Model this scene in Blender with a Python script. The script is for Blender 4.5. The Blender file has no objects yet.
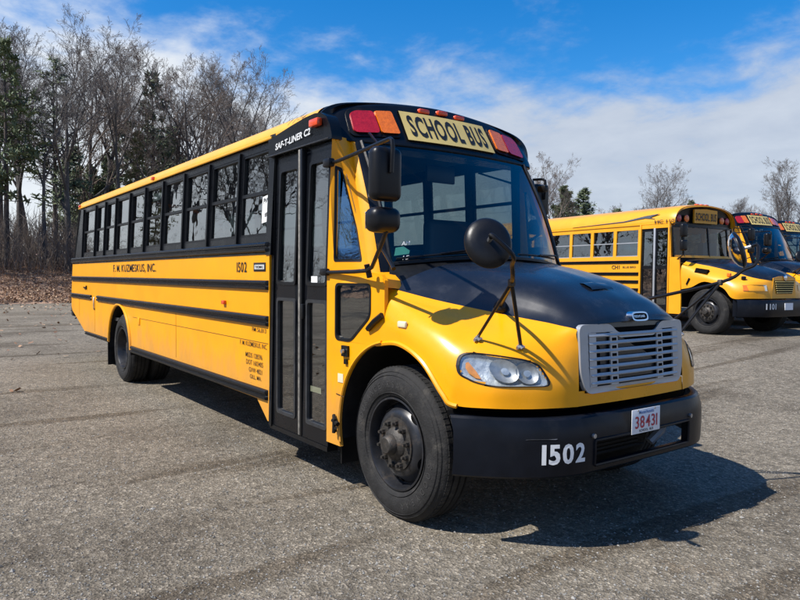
import bpy, math, random
import numpy as np
from mathutils import Vector, Matrix
from mathutils.geometry import tessellate_polygon
from mathutils.bvhtree import BVHTree

scene = bpy.context.scene
COL = scene.collection
R = math.radians

# ------------------------------------------------------------------ camera
CAM_F, CAM_C = 671.44, Vector((3.6204, -3.7967, 1.6324))
F = Vector((-0.80556, 0.59143, -0.03589)); RT = Vector((0.59159, 0.80621, 0.00716)); UP = Vector((-0.03317, 0.01546, 0.99933))
cam_data = bpy.data.cameras.new('camera')
cam_data.sensor_width = 36.0
cam_data.lens = CAM_F / 800 * 36.0
cam_data.clip_start = 0.05
cam_data.clip_end = 3000
cam = bpy.data.objects.new('camera', cam_data)
COL.objects.link(cam)
cam.matrix_world = Matrix(((RT.x, UP.x, -F.x, CAM_C.x), (RT.y, UP.y, -F.y, CAM_C.y), (RT.z, UP.z, -F.z, CAM_C.z), (0, 0, 0, 1)))
scene.camera = cam

# ------------------------------------------------------------------ light
SUN = Vector((0.10, 0.462, -0.60)).normalized()          # direction the sunlight travels
sun_el = math.asin(-SUN.z)
to_sun = -SUN
sd = bpy.data.lights.new('sun', 'SUN')
sd.energy = 5.0; sd.angle = R(0.53); sd.color = (1.0, 0.955, 0.89)
so = bpy.data.objects.new('sun', sd); COL.objects.link(so)
so.rotation_euler = SUN.to_track_quat('-Z', 'Y').to_euler()
so.location = (0, -20, 30)

world = bpy.data.worlds.new('World'); scene.world = world; world.use_nodes = True
wn, wl = world.node_tree.nodes, world.node_tree.links
wn.clear()
def N(tree, t, **kw):
    n = tree.nodes.new(t)
    for k, v in kw.items():
        if k == 'inp':
            for a, b in v.items(): n.inputs[a].default_value = b
        else: setattr(n, k, v)
    return n
W = world.node_tree
sky = N(W, 'ShaderNodeTexSky', sky_type='NISHITA', sun_disc=False)
sky.sun_elevation = sun_el
sky.sun_rotation = math.atan2(to_sun.x, to_sun.y)
sky.air_density = 1.0; sky.dust_density = 0.5; sky.ozone_density = 4.0
bg1 = N(W, 'ShaderNodeBackground', inp={'Strength': 0.125})
bg2 = N(W, 'ShaderNodeBackground', inp={'Strength': 0.72})
mixw = N(W, 'ShaderNodeMixShader'); outw = N(W, 'ShaderNodeOutputWorld')
hsv = N(W, 'ShaderNodeHueSaturation', inp={'Hue': 0.503, 'Saturation': 1.42, 'Value': 1.05})
wl.new(sky.outputs[0], hsv.inputs['Color']); wl.new(hsv.outputs[0], bg1.inputs[0])
tc = N(W, 'ShaderNodeTexCoord')
sx = N(W, 'ShaderNodeSeparateXYZ'); wl.new(tc.outputs['Generated'], sx.inputs[0])
def wmath(op, a, b=None, c=None):
    n = N(W, 'ShaderNodeMath', operation=op)
    for i, x in enumerate((a, b, c)):
        if x is None: continue
        if isinstance(x, (int, float)): n.inputs[i].default_value = x
        else: wl.new(x, n.inputs[i])
    return n.outputs[0]
zc = wmath('MAXIMUM', sx.outputs[2], 0.0)
den = wmath('ADD', zc, 0.22)
px_ = wmath('DIVIDE', sx.outputs[0], den); py_ = wmath('DIVIDE', sx.outputs[1], den)
cx = N(W, 'ShaderNodeCombineXYZ'); wl.new(px_, cx.inputs[0]); wl.new(py_, cx.inputs[1])
mp = N(W, 'ShaderNodeMapping'); mp.inputs['Location'].default_value = (8.7, 6.2, 0)
wl.new(cx.outputs[0], mp.inputs[0])
n1 = N(W, 'ShaderNodeTexNoise', inp={'Scale': 1.9, 'Detail': 9.0, 'Roughness': 0.58, 'Distortion': 0.15}); wl.new(mp.outputs[0], n1.inputs['Vector'])
n2 = N(W, 'ShaderNodeTexNoise', inp={'Scale': 5.0, 'Detail': 7.0, 'Roughness': 0.6, 'Distortion': 0.3}); wl.new(mp.outputs[0], n2.inputs['Vector'])
# cloud bank lies low all round, opens into blue higher up, and stays closed longer towards one quarter of the sky
left = Vector((-1.159, 0.112, 0)).normalized()
ldot = wmath('ADD', wmath('MULTIPLY', sx.outputs[0], left.x), wmath('MULTIPLY', sx.outputs[1], left.y))
lw = wmath('SMOOTH_MIN', wmath('MAXIMUM', wmath('MULTIPLY_ADD', ldot, 3.2, -2.35), 0.0), 1.0, 0.1)
bias = wmath('MULTIPLY_ADD', sx.outputs[2], -3.0, 0.94)           # positive below about 17 degrees
bias = wmath('MINIMUM', wmath('MAXIMUM', bias, -0.16), 0.40)
bias = wmath('ADD', bias, wmath('MULTIPLY', lw, 0.22))
dens = wmath('ADD', wmath('ADD', wmath('MULTIPLY_ADD', n1.outputs[0], 1.15, -0.33), wmath('MULTIPLY', n2.outputs[0], 0.42)), bias)
mr = N(W, 'ShaderNodeMapRange', interpolation_type='SMOOTHSTEP', inp={1: 0.40, 2: 0.78}); wl.new(dens, mr.inputs[0])
lsm = N(W, 'ShaderNodeMapRange', interpolation_type='SMOOTHSTEP', inp={1: 0.70, 2: 1.0}); wl.new(ldot, lsm.inputs[0])
shade = N(W, 'ShaderNodeMapRange', inp={1: 0.30, 2: 1.0}); wl.new(wmath('MULTIPLY_ADD', lsm.outputs[0], 0.55, wmath('MULTIPLY_ADD', n1.outputs[0], 0.5, wmath('MULTIPLY', n2.outputs[0], 0.35))), shade.inputs[0])
cr = N(W, 'ShaderNodeValToRGB'); wl.new(shade.outputs[0], cr.inputs[0])
cr.color_ramp.elements[0].color = (0.52, 0.585, 0.70, 1); cr.color_ramp.elements[1].color = (0.92, 0.96, 1.0, 1)
wl.new(cr.outputs[0], bg2.inputs[0])
wl.new(wmath('MULTIPLY', mr.outputs[0], 0.93), mixw.inputs[0]); wl.new(bg1.outputs[0], mixw.inputs[1]); wl.new(bg2.outputs[0], mixw.inputs[2])
wl.new(mixw.outputs[0], outw.inputs[0])

scene.view_settings.view_transform = 'Standard'
scene.view_settings.look = 'None'
scene.view_settings.gamma = 1.0
scene.view_settings.exposure = 0.42
scene.view_settings.use_curve_mapping = False

def at(u, depth, z=None):
    """world point seen at photo column u, `depth` metres in front of the camera, on the ground"""
    d = F * depth + RT * ((u - 400) / CAM_F * depth)
    p = CAM_C + d
    return Vector((p.x, p.y, ground_z(p.x, p.y) if z is None else z))

def sstep(a, b, x):
    t = min(max((x - a) / (b - a), 0), 1); return t * t * (3 - 2 * t)
def ground_z(x, y):
    return 0.365 * sstep(2.2, 11.0, y + 0.08 * x)

# ------------------------------------------------------------------ materials
def socket(node, *names):
    for n in names:
        if n in node.inputs: return node.inputs[n]
def mat(name, col, rough=0.5, metal=0.0, var=0.12, scale=6.0, bump=0.0, bscale=60.0, coat=0.0, dirt=None, spec=None, emit=None, film=0.0):
    m = bpy.data.materials.new(name); m.use_nodes = True
    T = m.node_tree; b = T.nodes['Principled BSDF']
    L = T.links
    tcn = N(T, 'ShaderNodeTexCoord')
    no = N(T, 'ShaderNodeTexNoise', inp={'Scale': scale, 'Detail': 6.0, 'Roughness': 0.6}); L.new(tcn.outputs['Object'], no.inputs['Vector'])
    rp = N(T, 'ShaderNodeValToRGB'); L.new(no.outputs[0], rp.inputs[0])
    c0 = [max(c * (1 - var), 0) for c in col[:3]]; c1 = [min(c * (1 + var), 1) for c in col[:3]]
    rp.color_ramp.elements[0].position = 0.3; rp.color_ramp.elements[1].position = 0.7
    rp.color_ramp.elements[0].color = (*c0, 1); rp.color_ramp.elements[1].color = (*c1, 1)
    colout = rp.outputs[0]
    if dirt:
        dcol, amount, dscale = dirt
        dn = N(T, 'ShaderNodeTexNoise', inp={'Scale': dscale, 'Detail': 9.0, 'Roughness': 0.7}); L.new(tcn.outputs['Object'], dn.inputs['Vector'])
        dm = N(T, 'ShaderNodeMapRange', interpolation_type='SMOOTHSTEP', inp={1: 0.52, 2: 0.78, 4: amount}); L.new(dn.outputs[0], dm.inputs[0])
        mx = N(T, 'ShaderNodeMix', data_type='RGBA'); L.new(dm.outputs[0], mx.inputs[0]); L.new(colout, mx.inputs[6]); mx.inputs[7].default_value = (*dcol, 1)
        colout = mx.outputs[2]
    if film:
        sp_ = N(T, 'ShaderNodeSeparateXYZ'); L.new(tcn.outputs['Object'], sp_.inputs[0])
        mpz = N(T, 'ShaderNodeMapping'); mpz.inputs['Scale'].default_value = (1.5, 1.5, 0.35); L.new(tcn.outputs['Object'], mpz.inputs[0])
        fn_ = N(T, 'ShaderNodeTexNoise', inp={'Scale': 5.0, 'Detail': 8.0, 'Roughness': 0.7}); L.new(mpz.outputs[0], fn_.inputs['Vector'])
        ma = N(T, 'ShaderNodeMath', operation='MULTIPLY_ADD'); L.new(fn_.outputs[0], ma.inputs[0]); ma.inputs[1].default_value = -0.9; L.new(sp_.outputs[2], ma.inputs[2])
        fm = N(T, 'ShaderNodeMapRange', interpolation_type='SMOOTHSTEP', inp={1: 0.55, 2: 0.10, 3: 0.0, 4: film}); L.new(ma.outputs[0], fm.inputs[0])
        mx2 = N(T, 'ShaderNodeMix', data_type='RGBA'); L.new(fm.outputs[0], mx2.inputs[0]); L.new(colout, mx2.inputs[6]); mx2.inputs[7].default_value = (0.34, 0.22, 0.10, 1)
        colout = mx2.outputs[2]
    L.new(colout, b.inputs['Base Color'])
    rn = N(T, 'ShaderNodeMapRange', inp={1: 0.25, 2: 0.75, 3: max(rough - 0.07, 0.02), 4: min(rough + 0.09, 1)}); L.new(no.outputs[0], rn.inputs[0]); L.new(rn.outputs[0], b.inputs['Roughness'])
    b.inputs['Metallic'].default_value = metal
    if coat: socket(b, 'Coat Weight').default_value = coat; socket(b, 'Coat Roughness').default_value = 0.06
    if spec is not None: socket(b, 'Specular IOR Level').default_value = spec
    if bump:
        bn = N(T, 'ShaderNodeTexNoise', inp={'Scale': bscale, 'Detail': 5.0, 'Roughness': 0.65}); L.new(tcn.outputs['Object'], bn.inputs['Vector'])
        bp = N(T, 'ShaderNodeBump', inp={'Strength': bump, 'Distance': 0.01}); L.new(bn.outputs[0], bp.inputs['Height']); L.new(bp.outputs[0], b.inputs['Normal'])
    if emit: socket(b, 'Emission Color').default_value = (*emit[0], 1); socket(b, 'Emission Strength').default_value = emit[1]
    return m

def glass(name, tint, base=0.05, ior=1.5, rough=0.0):
    m = bpy.data.materials.new(name); m.use_nodes = True
    T = m.node_tree; T.nodes.clear(); L = T.links
    o = N(T, 'ShaderNodeOutputMaterial'); mx = N(T, 'ShaderNodeMixShader')
    tr = N(T, 'ShaderNodeBsdfTransparent', inp={'Color': (*tint, 1)})
    tcn = N(T, 'ShaderNodeTexCoord')
    no = N(T, 'ShaderNodeTexNoise', inp={'Scale': 2.2, 'Detail': 3.0}); L.new(tcn.outputs['Object'], no.inputs['Vector'])
    bp = N(T, 'ShaderNodeBump', inp={'Strength': 0.025, 'Distance': 0.05}); L.new(no.outputs[0], bp.inputs['Height'])
    gl = N(T, 'ShaderNodeBsdfGlossy', inp={'Roughness': rough}); L.new(bp.outputs[0], gl.inputs['Normal'])
    lw_ = N(T, 'ShaderNodeLayerWeight', inp={'Blend': 0.5})
    pw = N(T, 'ShaderNodeMath', operation='POWER'); L.new(lw_.outputs['Facing'], pw.inputs[0]); pw.inputs[1].default_value = 3.6
    ad = N(T, 'ShaderNodeMath', operation='MULTIPLY_ADD', use_clamp=True); ad.inputs[1].default_value = 1 - base; ad.inputs[2].default_value = base; L.new(pw.outputs[0], ad.inputs[0])
    L.new(ad.outputs[0], mx.inputs[0]); L.new(tr.outputs[0], mx.inputs[1]); L.new(gl.outputs[0], mx.inputs[2]); L.new(mx.outputs[0], o.inputs[0])
    return m

M = {}
YEL = (0.86, 0.350, 0.002)
M['yellow'] = mat('bus_yellow_paint', YEL, 0.34, var=0.06, scale=2.5, spec=0.35, bump=0.35, bscale=1.6, dirt=((0.40, 0.19, 0.03), 0.22, 4.5), film=0.38)
M['yellow_hood'] = mat('hood_yellow_paint', (0.86, 0.350, 0.002), 0.28, var=0.04, scale=3, spec=0.35, coat=0.12, dirt=((0.45, 0.25, 0.06), 0.08, 4.0))
M['roof_yellow'] = mat('roof_yellow_paint', (0.86, 0.42, 0.03), 0.38, var=0.06, scale=3, coat=0.2, dirt=((0.5, 0.32, 0.12), 0.2, 5.0))
M['black'] = mat('black_paint', (0.0045, 0.0052, 0.007), 0.28, var=0.25, scale=4, spec=0.3)
M['hood_black'] = mat('hood_black_paint', (0.008, 0.010, 0.015), 0.26, var=0.2, scale=3, coat=0.2, dirt=((0.06, 0.065, 0.075), 0.2, 6.0))
M['black_trim'] = mat('black_trim', (0.006, 0.0065, 0.0075), 0.40, var=0.3, scale=8, bump=0.1, spec=0.28, dirt=((0.06, 0.056, 0.052), 0.14, 9.0))
M['bumper'] = mat('bumper_black', (0.0045, 0.006, 0.010), 0.34, var=0.25, scale=5, bump=0.05, bscale=30, spec=0.22, dirt=((0.05, 0.048, 0.045), 0.12, 7.0))
M['rubber'] = mat('tyre_rubber', (0.020, 0.0195, 0.019), 0.75, var=0.3, scale=14, bump=0.5, bscale=70, dirt=((0.11, 0.098, 0.08), 0.5, 7.0), spec=0.3)
M['rim'] = mat('rim_black', (0.014, 0.015, 0.018), 0.35, var=0.3, scale=9, dirt=((0.16, 0.12, 0.08), 0.35, 12.0))
M['hub'] = mat('hub_steel', (0.055, 0.05, 0.044), 0.55, metal=0.5, var=0.4, scale=22, bump=0.4, dirt=((0.16, 0.09, 0.045), 0.6, 18.0))
M['grille'] = mat('grille_grey', (0.40, 0.415, 0.43), 0.36, metal=0.35, var=0.1, scale=8, dirt=((0.2, 0.19, 0.18), 0.25, 16.0))
M['dark'] = mat('dark_cavity', (0.004, 0.004, 0.0045), 0.8, spec=0.05)
M['chassis'] = mat('chassis_grime', (0.014, 0.013, 0.012), 0.8, spec=0.15, var=0.4, scale=9)
M['chrome'] = mat('chrome', (0.75, 0.76, 0.78), 0.12, metal=1.0, var=0.08, scale=12)
M['steel'] = mat('bare_steel', (0.42, 0.42, 0.42), 0.35, metal=0.8, var=0.25, scale=20)
M['mirror_black'] = mat('mirror_housing', (0.006, 0.006, 0.007), 0.36, var=0.2, scale=10, bump=0.05, spec=0.3)
M['red'] = mat('red_lens', (0.42, 0.010, 0.016), 0.22, var=0.25, scale=30, bump=0.3, bscale=120, coat=0.6)
M['amber'] = mat('amber_lens', (0.78, 0.16, 0.008), 0.22, var=0.2, scale=30, bump=0.3, bscale=120, coat=0.6)
M['marker_red'] = mat('marker_lens', (0.72, 0.07, 0.012), 0.25, var=0.15, scale=30, coat=0.5)
M['sign'] = mat('sign_cream', (0.62, 0.47, 0.16), 0.45, var=0.08, scale=6, dirt=((0.4, 0.3, 0.14), 0.3, 9.0))
M['sign_yellow'] = mat('sign_amber_yellow', (0.72, 0.33, 0.02), 0.45, var=0.06)
M['ink'] = mat('black_lettering', (0.012, 0.012, 0.012), 0.5)
M['white'] = mat('white_lettering', (0.78, 0.78, 0.76), 0.5, var=0.06)
M['white_dim'] = mat('pale_lettering', (0.62, 0.63, 0.62), 0.5, var=0.06)
M['plate'] = mat('plate_white', (0.74, 0.76, 0.78), 0.4, var=0.05, scale=15)
M['plate_red'] = mat('plate_red_ink', (0.45, 0.03, 0.05), 0.5)
M['plate_blue'] = mat('plate_blue_ink', (0.05, 0.16, 0.42), 0.5)
M['paper'] = mat('paper_white', (0.76, 0.77, 0.75), 0.7, var=0.05)
M['sticker'] = mat('green_sticker', (0.12, 0.42, 0.33), 0.5)
M['seat'] = mat('seat_vinyl', (0.022, 0.026, 0.032), 0.5, var=0.2, scale=10, bump=0.1)
M['interior'] = mat('interior_grey', (0.16, 0.18, 0.18), 0.6, var=0.1)
M['floor_dark'] = mat('bus_floor', (0.03, 0.03, 0.03), 0.7)
M['worn_rubber'] = mat('worn_edge_rubber', (0.17, 0.16, 0.14), 0.7, var=0.5, scale=18, bump=0.3, dirt=((0.36, 0.33, 0.27), 0.6, 14.0))
M['seam'] = mat('seam_dark', (0.10, 0.045, 0.006), 0.7, var=0.3)
M['reflector'] = mat('lamp_reflector', (0.50, 0.50, 0.49), 0.42, metal=0.75, var=0.2, scale=25)
M['lamp_grey'] = mat('lamp_inner_grey', (0.55, 0.57, 0.58), 0.28, metal=0.5, var=0.25, scale=28, bump=0.3, bscale=45)
M['oval'] = mat('clear_marker', (0.72, 0.66, 0.45), 0.3, var=0.1, coat=0.5)
M['pane'] = glass('window_glass', (0.60, 0.65, 0.65), 0.24, 1.52)
M['ws'] = glass('windshield_glass', (0.70, 0.80, 0.77), 0.07, 1.5)
M['lens'] = glass('headlight_lens', (0.88, 0.90, 0.90), 0.04, 1.5)
M['bark'] = mat('bark_grey', (0.085, 0.078, 0.072), 0.9, var=0.35, scale=2.0, bump=0.6, bscale=12)
M['twig'] = mat('twig_brown', (0.14, 0.125, 0.115), 0.9, var=0.3, scale=0.6)
M['twig_red'] = mat('twig_reddish', (0.17, 0.135, 0.112), 0.9, var=0.3, scale=0.6)
M['pine_bark'] = mat('pine_bark', (0.075, 0.06, 0.05), 0.9, var=0.35, scale=2.0, bump=0.6, bscale=12)
M['needle'] = mat('pine_needles', (0.105, 0.135, 0.066), 0.75, var=0.45, scale=0.7)
M['needle2'] = mat('pine_needles_pale', (0.120, 0.145, 0.080), 0.75, var=0.45, scale=0.7)
M['brush'] = mat('brush_stems', (0.17, 0.135, 0.108), 0.9, var=0.4, scale=0.5)
M['brush2'] = mat('brush_stems_rusty', (0.17, 0.10, 0.06), 0.9, var=0.4, scale=0.5)

# ------------------------------------------------------------------ mesh helpers
class MB:
    def __init__(s): s.v = []; s.f = []
    def add(s, vs, fs):
        o = len(s.v); s.v += [tuple(p) for p in vs]; s.f += [tuple(i + o for i in f) for f in fs]; return s
    def box(s, x0, x1, y0, y1, z0, z1):
        return s.add([(x, y, z) for x in (x0, x1) for y in (y0, y1) for z in (z0, z1)],
                     [(0, 1, 3, 2), (4, 6, 7, 5), (0, 4, 5, 1), (2, 3, 7, 6), (0, 2, 6, 4), (1, 5, 7, 3)])
    def hexa(s, a, b):            # two quads (lists of four points)
        return s.add(list(a) + list(b), [(3, 2, 1, 0), (4, 5, 6, 7), (0, 1, 5, 4), (1, 2, 6, 5), (2, 3, 7, 6), (3, 0, 4, 7)])
    def tube(s, path, r, n=8, cap=True):
        P = [Vector(p) for p in path]; m = len(P)
        rr = r if isinstance(r, (list, tuple)) else [r] * m
        t = (P[1] - P[0]).normalized(); a = t.orthogonal().normalized(); vs = []; fs = []
        for i, p in enumerate(P):
            if 0 < i < m - 1: tn = ((P[i + 1] - P[i]).normalized() + (P[i] - P[i - 1]).normalized())
            elif i == 0: tn = P[1] - P[0]
            else: tn = P[-1] - P[-2]
            tn = tn.normalized() if tn.length > 1e-9 else t
            a = (a - tn * a.dot(tn)); a = a.normalized() if a.length > 1e-6 else tn.orthogonal().normalized()
            b = tn.cross(a)
            for k in range(n):
                c = 2 * math.pi * k / n; vs.append(p + (a * math.cos(c) + b * math.sin(c)) * rr[i])
        for i in range(m - 1):
            for k in range(n): fs.append((i * n + k, i * n + (k + 1) % n, (i + 1) * n + (k + 1) % n, (i + 1) * n + k))
        if cap: fs.append(tuple(reversed(range(n)))); fs.append(tuple(range((m - 1) * n, m * n)))
        return s.add(vs, fs)
    def lathe(s, prof, n=48, centre=(0, 0, 0), close=False):     # prof (radius, y) round the Y axis
        cx, cy, cz = centre; m = len(prof); vs = []; fs = []
        for k in range(n):
            a = 2 * math.pi * k / n
            for r, y in prof: vs.append((cx + r * math.cos(a), cy + y, cz + r * math.sin(a)))
        for k in range(n):
            q = (k + 1) % n
            for i in range(m - 1 if not close else m):
                j = (i + 1) % m; fs.append((k * m + i, k * m + j, q * m + j, q * m + i))
        return s.add(vs, fs)
    def grid(s, G, flip=False, keep=None):
        G = list(G); a, b = len(G), len(G[0]); vs = [tuple(p) for r in G for p in r]; fs = []
        for i in range(a - 1):
            for j in range(b - 1):
                q = (i * b + j, i * b + j + 1, (i + 1) * b + j + 1, (i + 1) * b + j)
                if keep and not keep(i, j, vs, q): continue
                fs.append(tuple(reversed(q)) if flip else q)
        return s.add(vs, fs)
    def plate(s, outer, holes=(), fn=None, back=None):
        loops = [list(outer)] + [list(h) for h in holes]
        tris = tessellate_polygon([[Vector((p[0], p[1], 0)) for p in l] for l in loops])
        flat = [p for l in loops for p in l]; n = len(flat)
        vs = [fn(*p) for p in flat] + [back(*p) for p in flat]
        fs = [tuple(t) for t in tris] + [tuple(reversed([i + n for i in t])) for t in tris]
        o = 0
        for l in loops:
            k = len(l)
            for i in range(k): j = (i + 1) % k; fs.append((o + i, o + j, n + o + j, n + o + i))
            o += k
        return s.add(vs, fs)
    def shapes(s, vs, fs): return s.add(vs, fs)
    def build(s, name, m, parent=None, smooth=True, angle=38):
        me = bpy.data.meshes.new(name); me.from_pydata(s.v, [], s.f); me.validate(); 
        import bmesh
        bm = bmesh.new(); bm.from_mesh(me)
        bmesh.ops.remove_doubles(bm, verts=bm.verts, dist=1e-5); bmesh.ops.recalc_face_normals(bm, faces=bm.faces)
        bm.to_mesh(me); bm.free()
        me.materials.append(m)
        if smooth:
            me.polygons.foreach_set('use_smooth', [True] * len(me.polygons)); me.set_sharp_from_angle(angle=R(angle))
        me.update()
        return link(name, me, parent)
def link(name, me, parent=None):
    o = bpy.data.objects.new(name, me); COL.objects.link(o)
    if parent: o.parent = parent
    return o
def rbox(x0, x1, y0, y1, z0, z1, r=0.01, seg=2):
    import bmesh
    bm = bmesh.new(); b = MB().box(x0, x1, y0, y1, z0, z1)
    vs = [bm.verts.new(p) for p in b.v]
    for f in b.f: bm.faces.new([vs[i] for i in f])
    bmesh.ops.recalc_face_normals(bm, faces=bm.faces)
    bmesh.ops.bevel(bm, geom=list(bm.edges), offset=r, segments=seg, affect='EDGES', profile=0.5)
    bm.verts.index_update()
    out = MB().add([v.co[:] for v in bm.verts], [[v.index for v in f.verts] for f in bm.faces]); bm.free(); return out
def empty(name, loc=(0, 0, 0), rz=0.0, label=None, cat=None, group=None):
    o = bpy.data.objects.new(name, None); COL.objects.link(o); o.location = loc; o.rotation_euler = (0, 0, rz); o.empty_display_size = 0.2
    if label: tag(o, label, cat, group)
    return o
def tag(o, label=None, cat=None, group=None, kind=None):
    for k, v in (('label', label), ('category', cat), ('group', group), ('kind', kind)):
        if v: o[k] = v
    return o
def rounded(pts, r=0.03, n=4):
    """round the corners of a 2D polygon"""
    out = []; m = len(pts)
    for i in range(m):
        p = Vector(pts[i]); a = Vector(pts[i - 1]); b = Vector(pts[(i + 1) % m])
        rr = min(r, (a - p).length * .45, (b - p).length * .45)
        s = p + (a - p).normalized() * rr; e = p + (b - p).normalized() * rr
        for k in range(n + 1):
            t = k / n; q = s * (1 - t) ** 2 + p * 2 * t * (1 - t) + e * t * t; out.append((q.x, q.y))
    return out
_txt = {}
def glyph(ch, bold):
    text2d(ch, 1.0, 1.0, bold); return _txt[(ch, bold, 1.0, 0.0)]
def text2d(s, h, xs=1.0, bold=0.0, space=1.0, shear=0.0, tight=0.0):
    """flat lettering: vertices centred on (0,0), cap height h"""
    key = (s, bold, space, shear)
    if key not in _txt:
        c = bpy.data.curves.new('t', 'FONT'); c.body = s; c.size = 1; c.offset = bold; c.resolution_u = 3; c.space_character = space; c.shear = shear
        o = bpy.data.objects.new('t', c); COL.objects.link(o)
        bpy.context.view_layer.update()
        me = bpy.data.meshes.new_from_object(o.evaluated_get(bpy.context.evaluated_depsgraph_get()))
        vs = [(v.co.x, v.co.y) for v in me.vertices]; fs = [tuple(p.vertices) for p in me.polygons]
        bpy.data.objects.remove(o); bpy.data.meshes.remove(me); bpy.data.curves.remove(c)
        _txt[key] = (vs, fs)
    vs, fs = _txt[key]
    if tight and len(s) > 1:
        X = 0; V2 = []; F2 = []
        ref = text2d('0', 1.0, 1.0, bold)[0]
        for ch in s:
            if ch == ' ': X += .34; continue
            gv, gf = glyph(ch, bold); gx0 = min(v[0] for v in gv); gx1 = max(v[0] for v in gv); o = len(V2)
            V2 += [(v[0] - gx0 + X, v[1]) for v in gv]; F2 += [tuple(i + o for i in f) for f in gf]; X += gx1 - gx0 + tight
        vs, fs = V2, F2
    x0, x1 = min(v[0] for v in vs), max(v[0] for v in vs); y0, y1 = min(v[1] for v in vs), max(v[1] for v in vs)
    k = h / (y1 - y0)
    return [((a - (x0 + x1) / 2) * k * xs, (b - (y0 + y1) / 2) * k) for a, b in vs], fs
def lettering(name, s, h, w, fn, m, parent, bold=0.02, space=1.0, shear=0.0, tight=0.0):
    vs, fs = text2d(s, h, 1.0, bold, space, shear, tight)
    ww = max(v[0] for v in vs) - min(v[0] for v in vs); k = w / ww
    # one object per word: split where the gap between glyphs is widest
    words = s.split(); groups = [fs]
    if len(words) > 1:
        spans = []
        for f in fs:
            xs_ = [vs[i][0] for i in f]; spans.append((min(xs_), max(xs_)))
        iv = []
        for a0, a1 in sorted(spans):
            if iv and a0 <= iv[-1][1] + 1e-6: iv[-1][1] = max(iv[-1][1], a1)
            else: iv.append([a0, a1])
        gaps = sorted(range(len(iv) - 1), key=lambda i: iv[i][1] - iv[i + 1][0])[:len(words) - 1]
        cuts = sorted((iv[i][1] + iv[i + 1][0]) / 2 for i in gaps); groups = [[] for _ in range(len(cuts) + 1)]
        for f, sp in zip(fs, spans): groups[sum(sp[0] > c for c in cuts)].append(f)
    o = None
    for g in groups:
        if not g: continue
        used = sorted({i for f in g for i in f}); ix = {q: n for n, q in enumerate(used)}
        me = bpy.data.meshes.new(name); me.from_pydata([fn(vs[i][0] * k, vs[i][1]) for i in used], [], [tuple(ix[i] for i in f) for f in g]); me.materials.append(m)
        o = link(name, me, parent)
    return o
def copy_tree(o, parent=None, skip=()):
    c = o.copy(); COL.objects.link(c); c.parent = parent
    for ch in list(o.children):
        if ch.name.split('.')[0] in skip: continue
        copy_tree(ch, c, skip)
    return c
def arc(cx, cz, r, a0, a1, n):
    return [(cx + r * math.cos(R(a0 + (a1 - a0) * k / n)), cz + r * math.sin(R(a0 + (a1 - a0) * k / n))) for k in range(n + 1)]
def crspl(P, n):
    P = np.asarray(P, float); m = len(P); out = []
    for i in range(m - 1):
        p0 = P[i - 1] if i > 0 else 2 * P[0] - P[1]; p1 = P[i]; p2 = P[i + 1]; p3 = P[i + 2] if i + 2 < m else 2 * P[-1] - P[-2]
        for k in range(n):
            t = k / n; out.append(.5 * ((2 * p1) + (p2 - p0) * t + (2 * p0 - 5 * p1 + 4 * p2 - p3) * t * t + (3 * p1 - p0 - 3 * p2 + p3) * t ** 3))
    out.append(P[-1]); return np.array(out)

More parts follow.
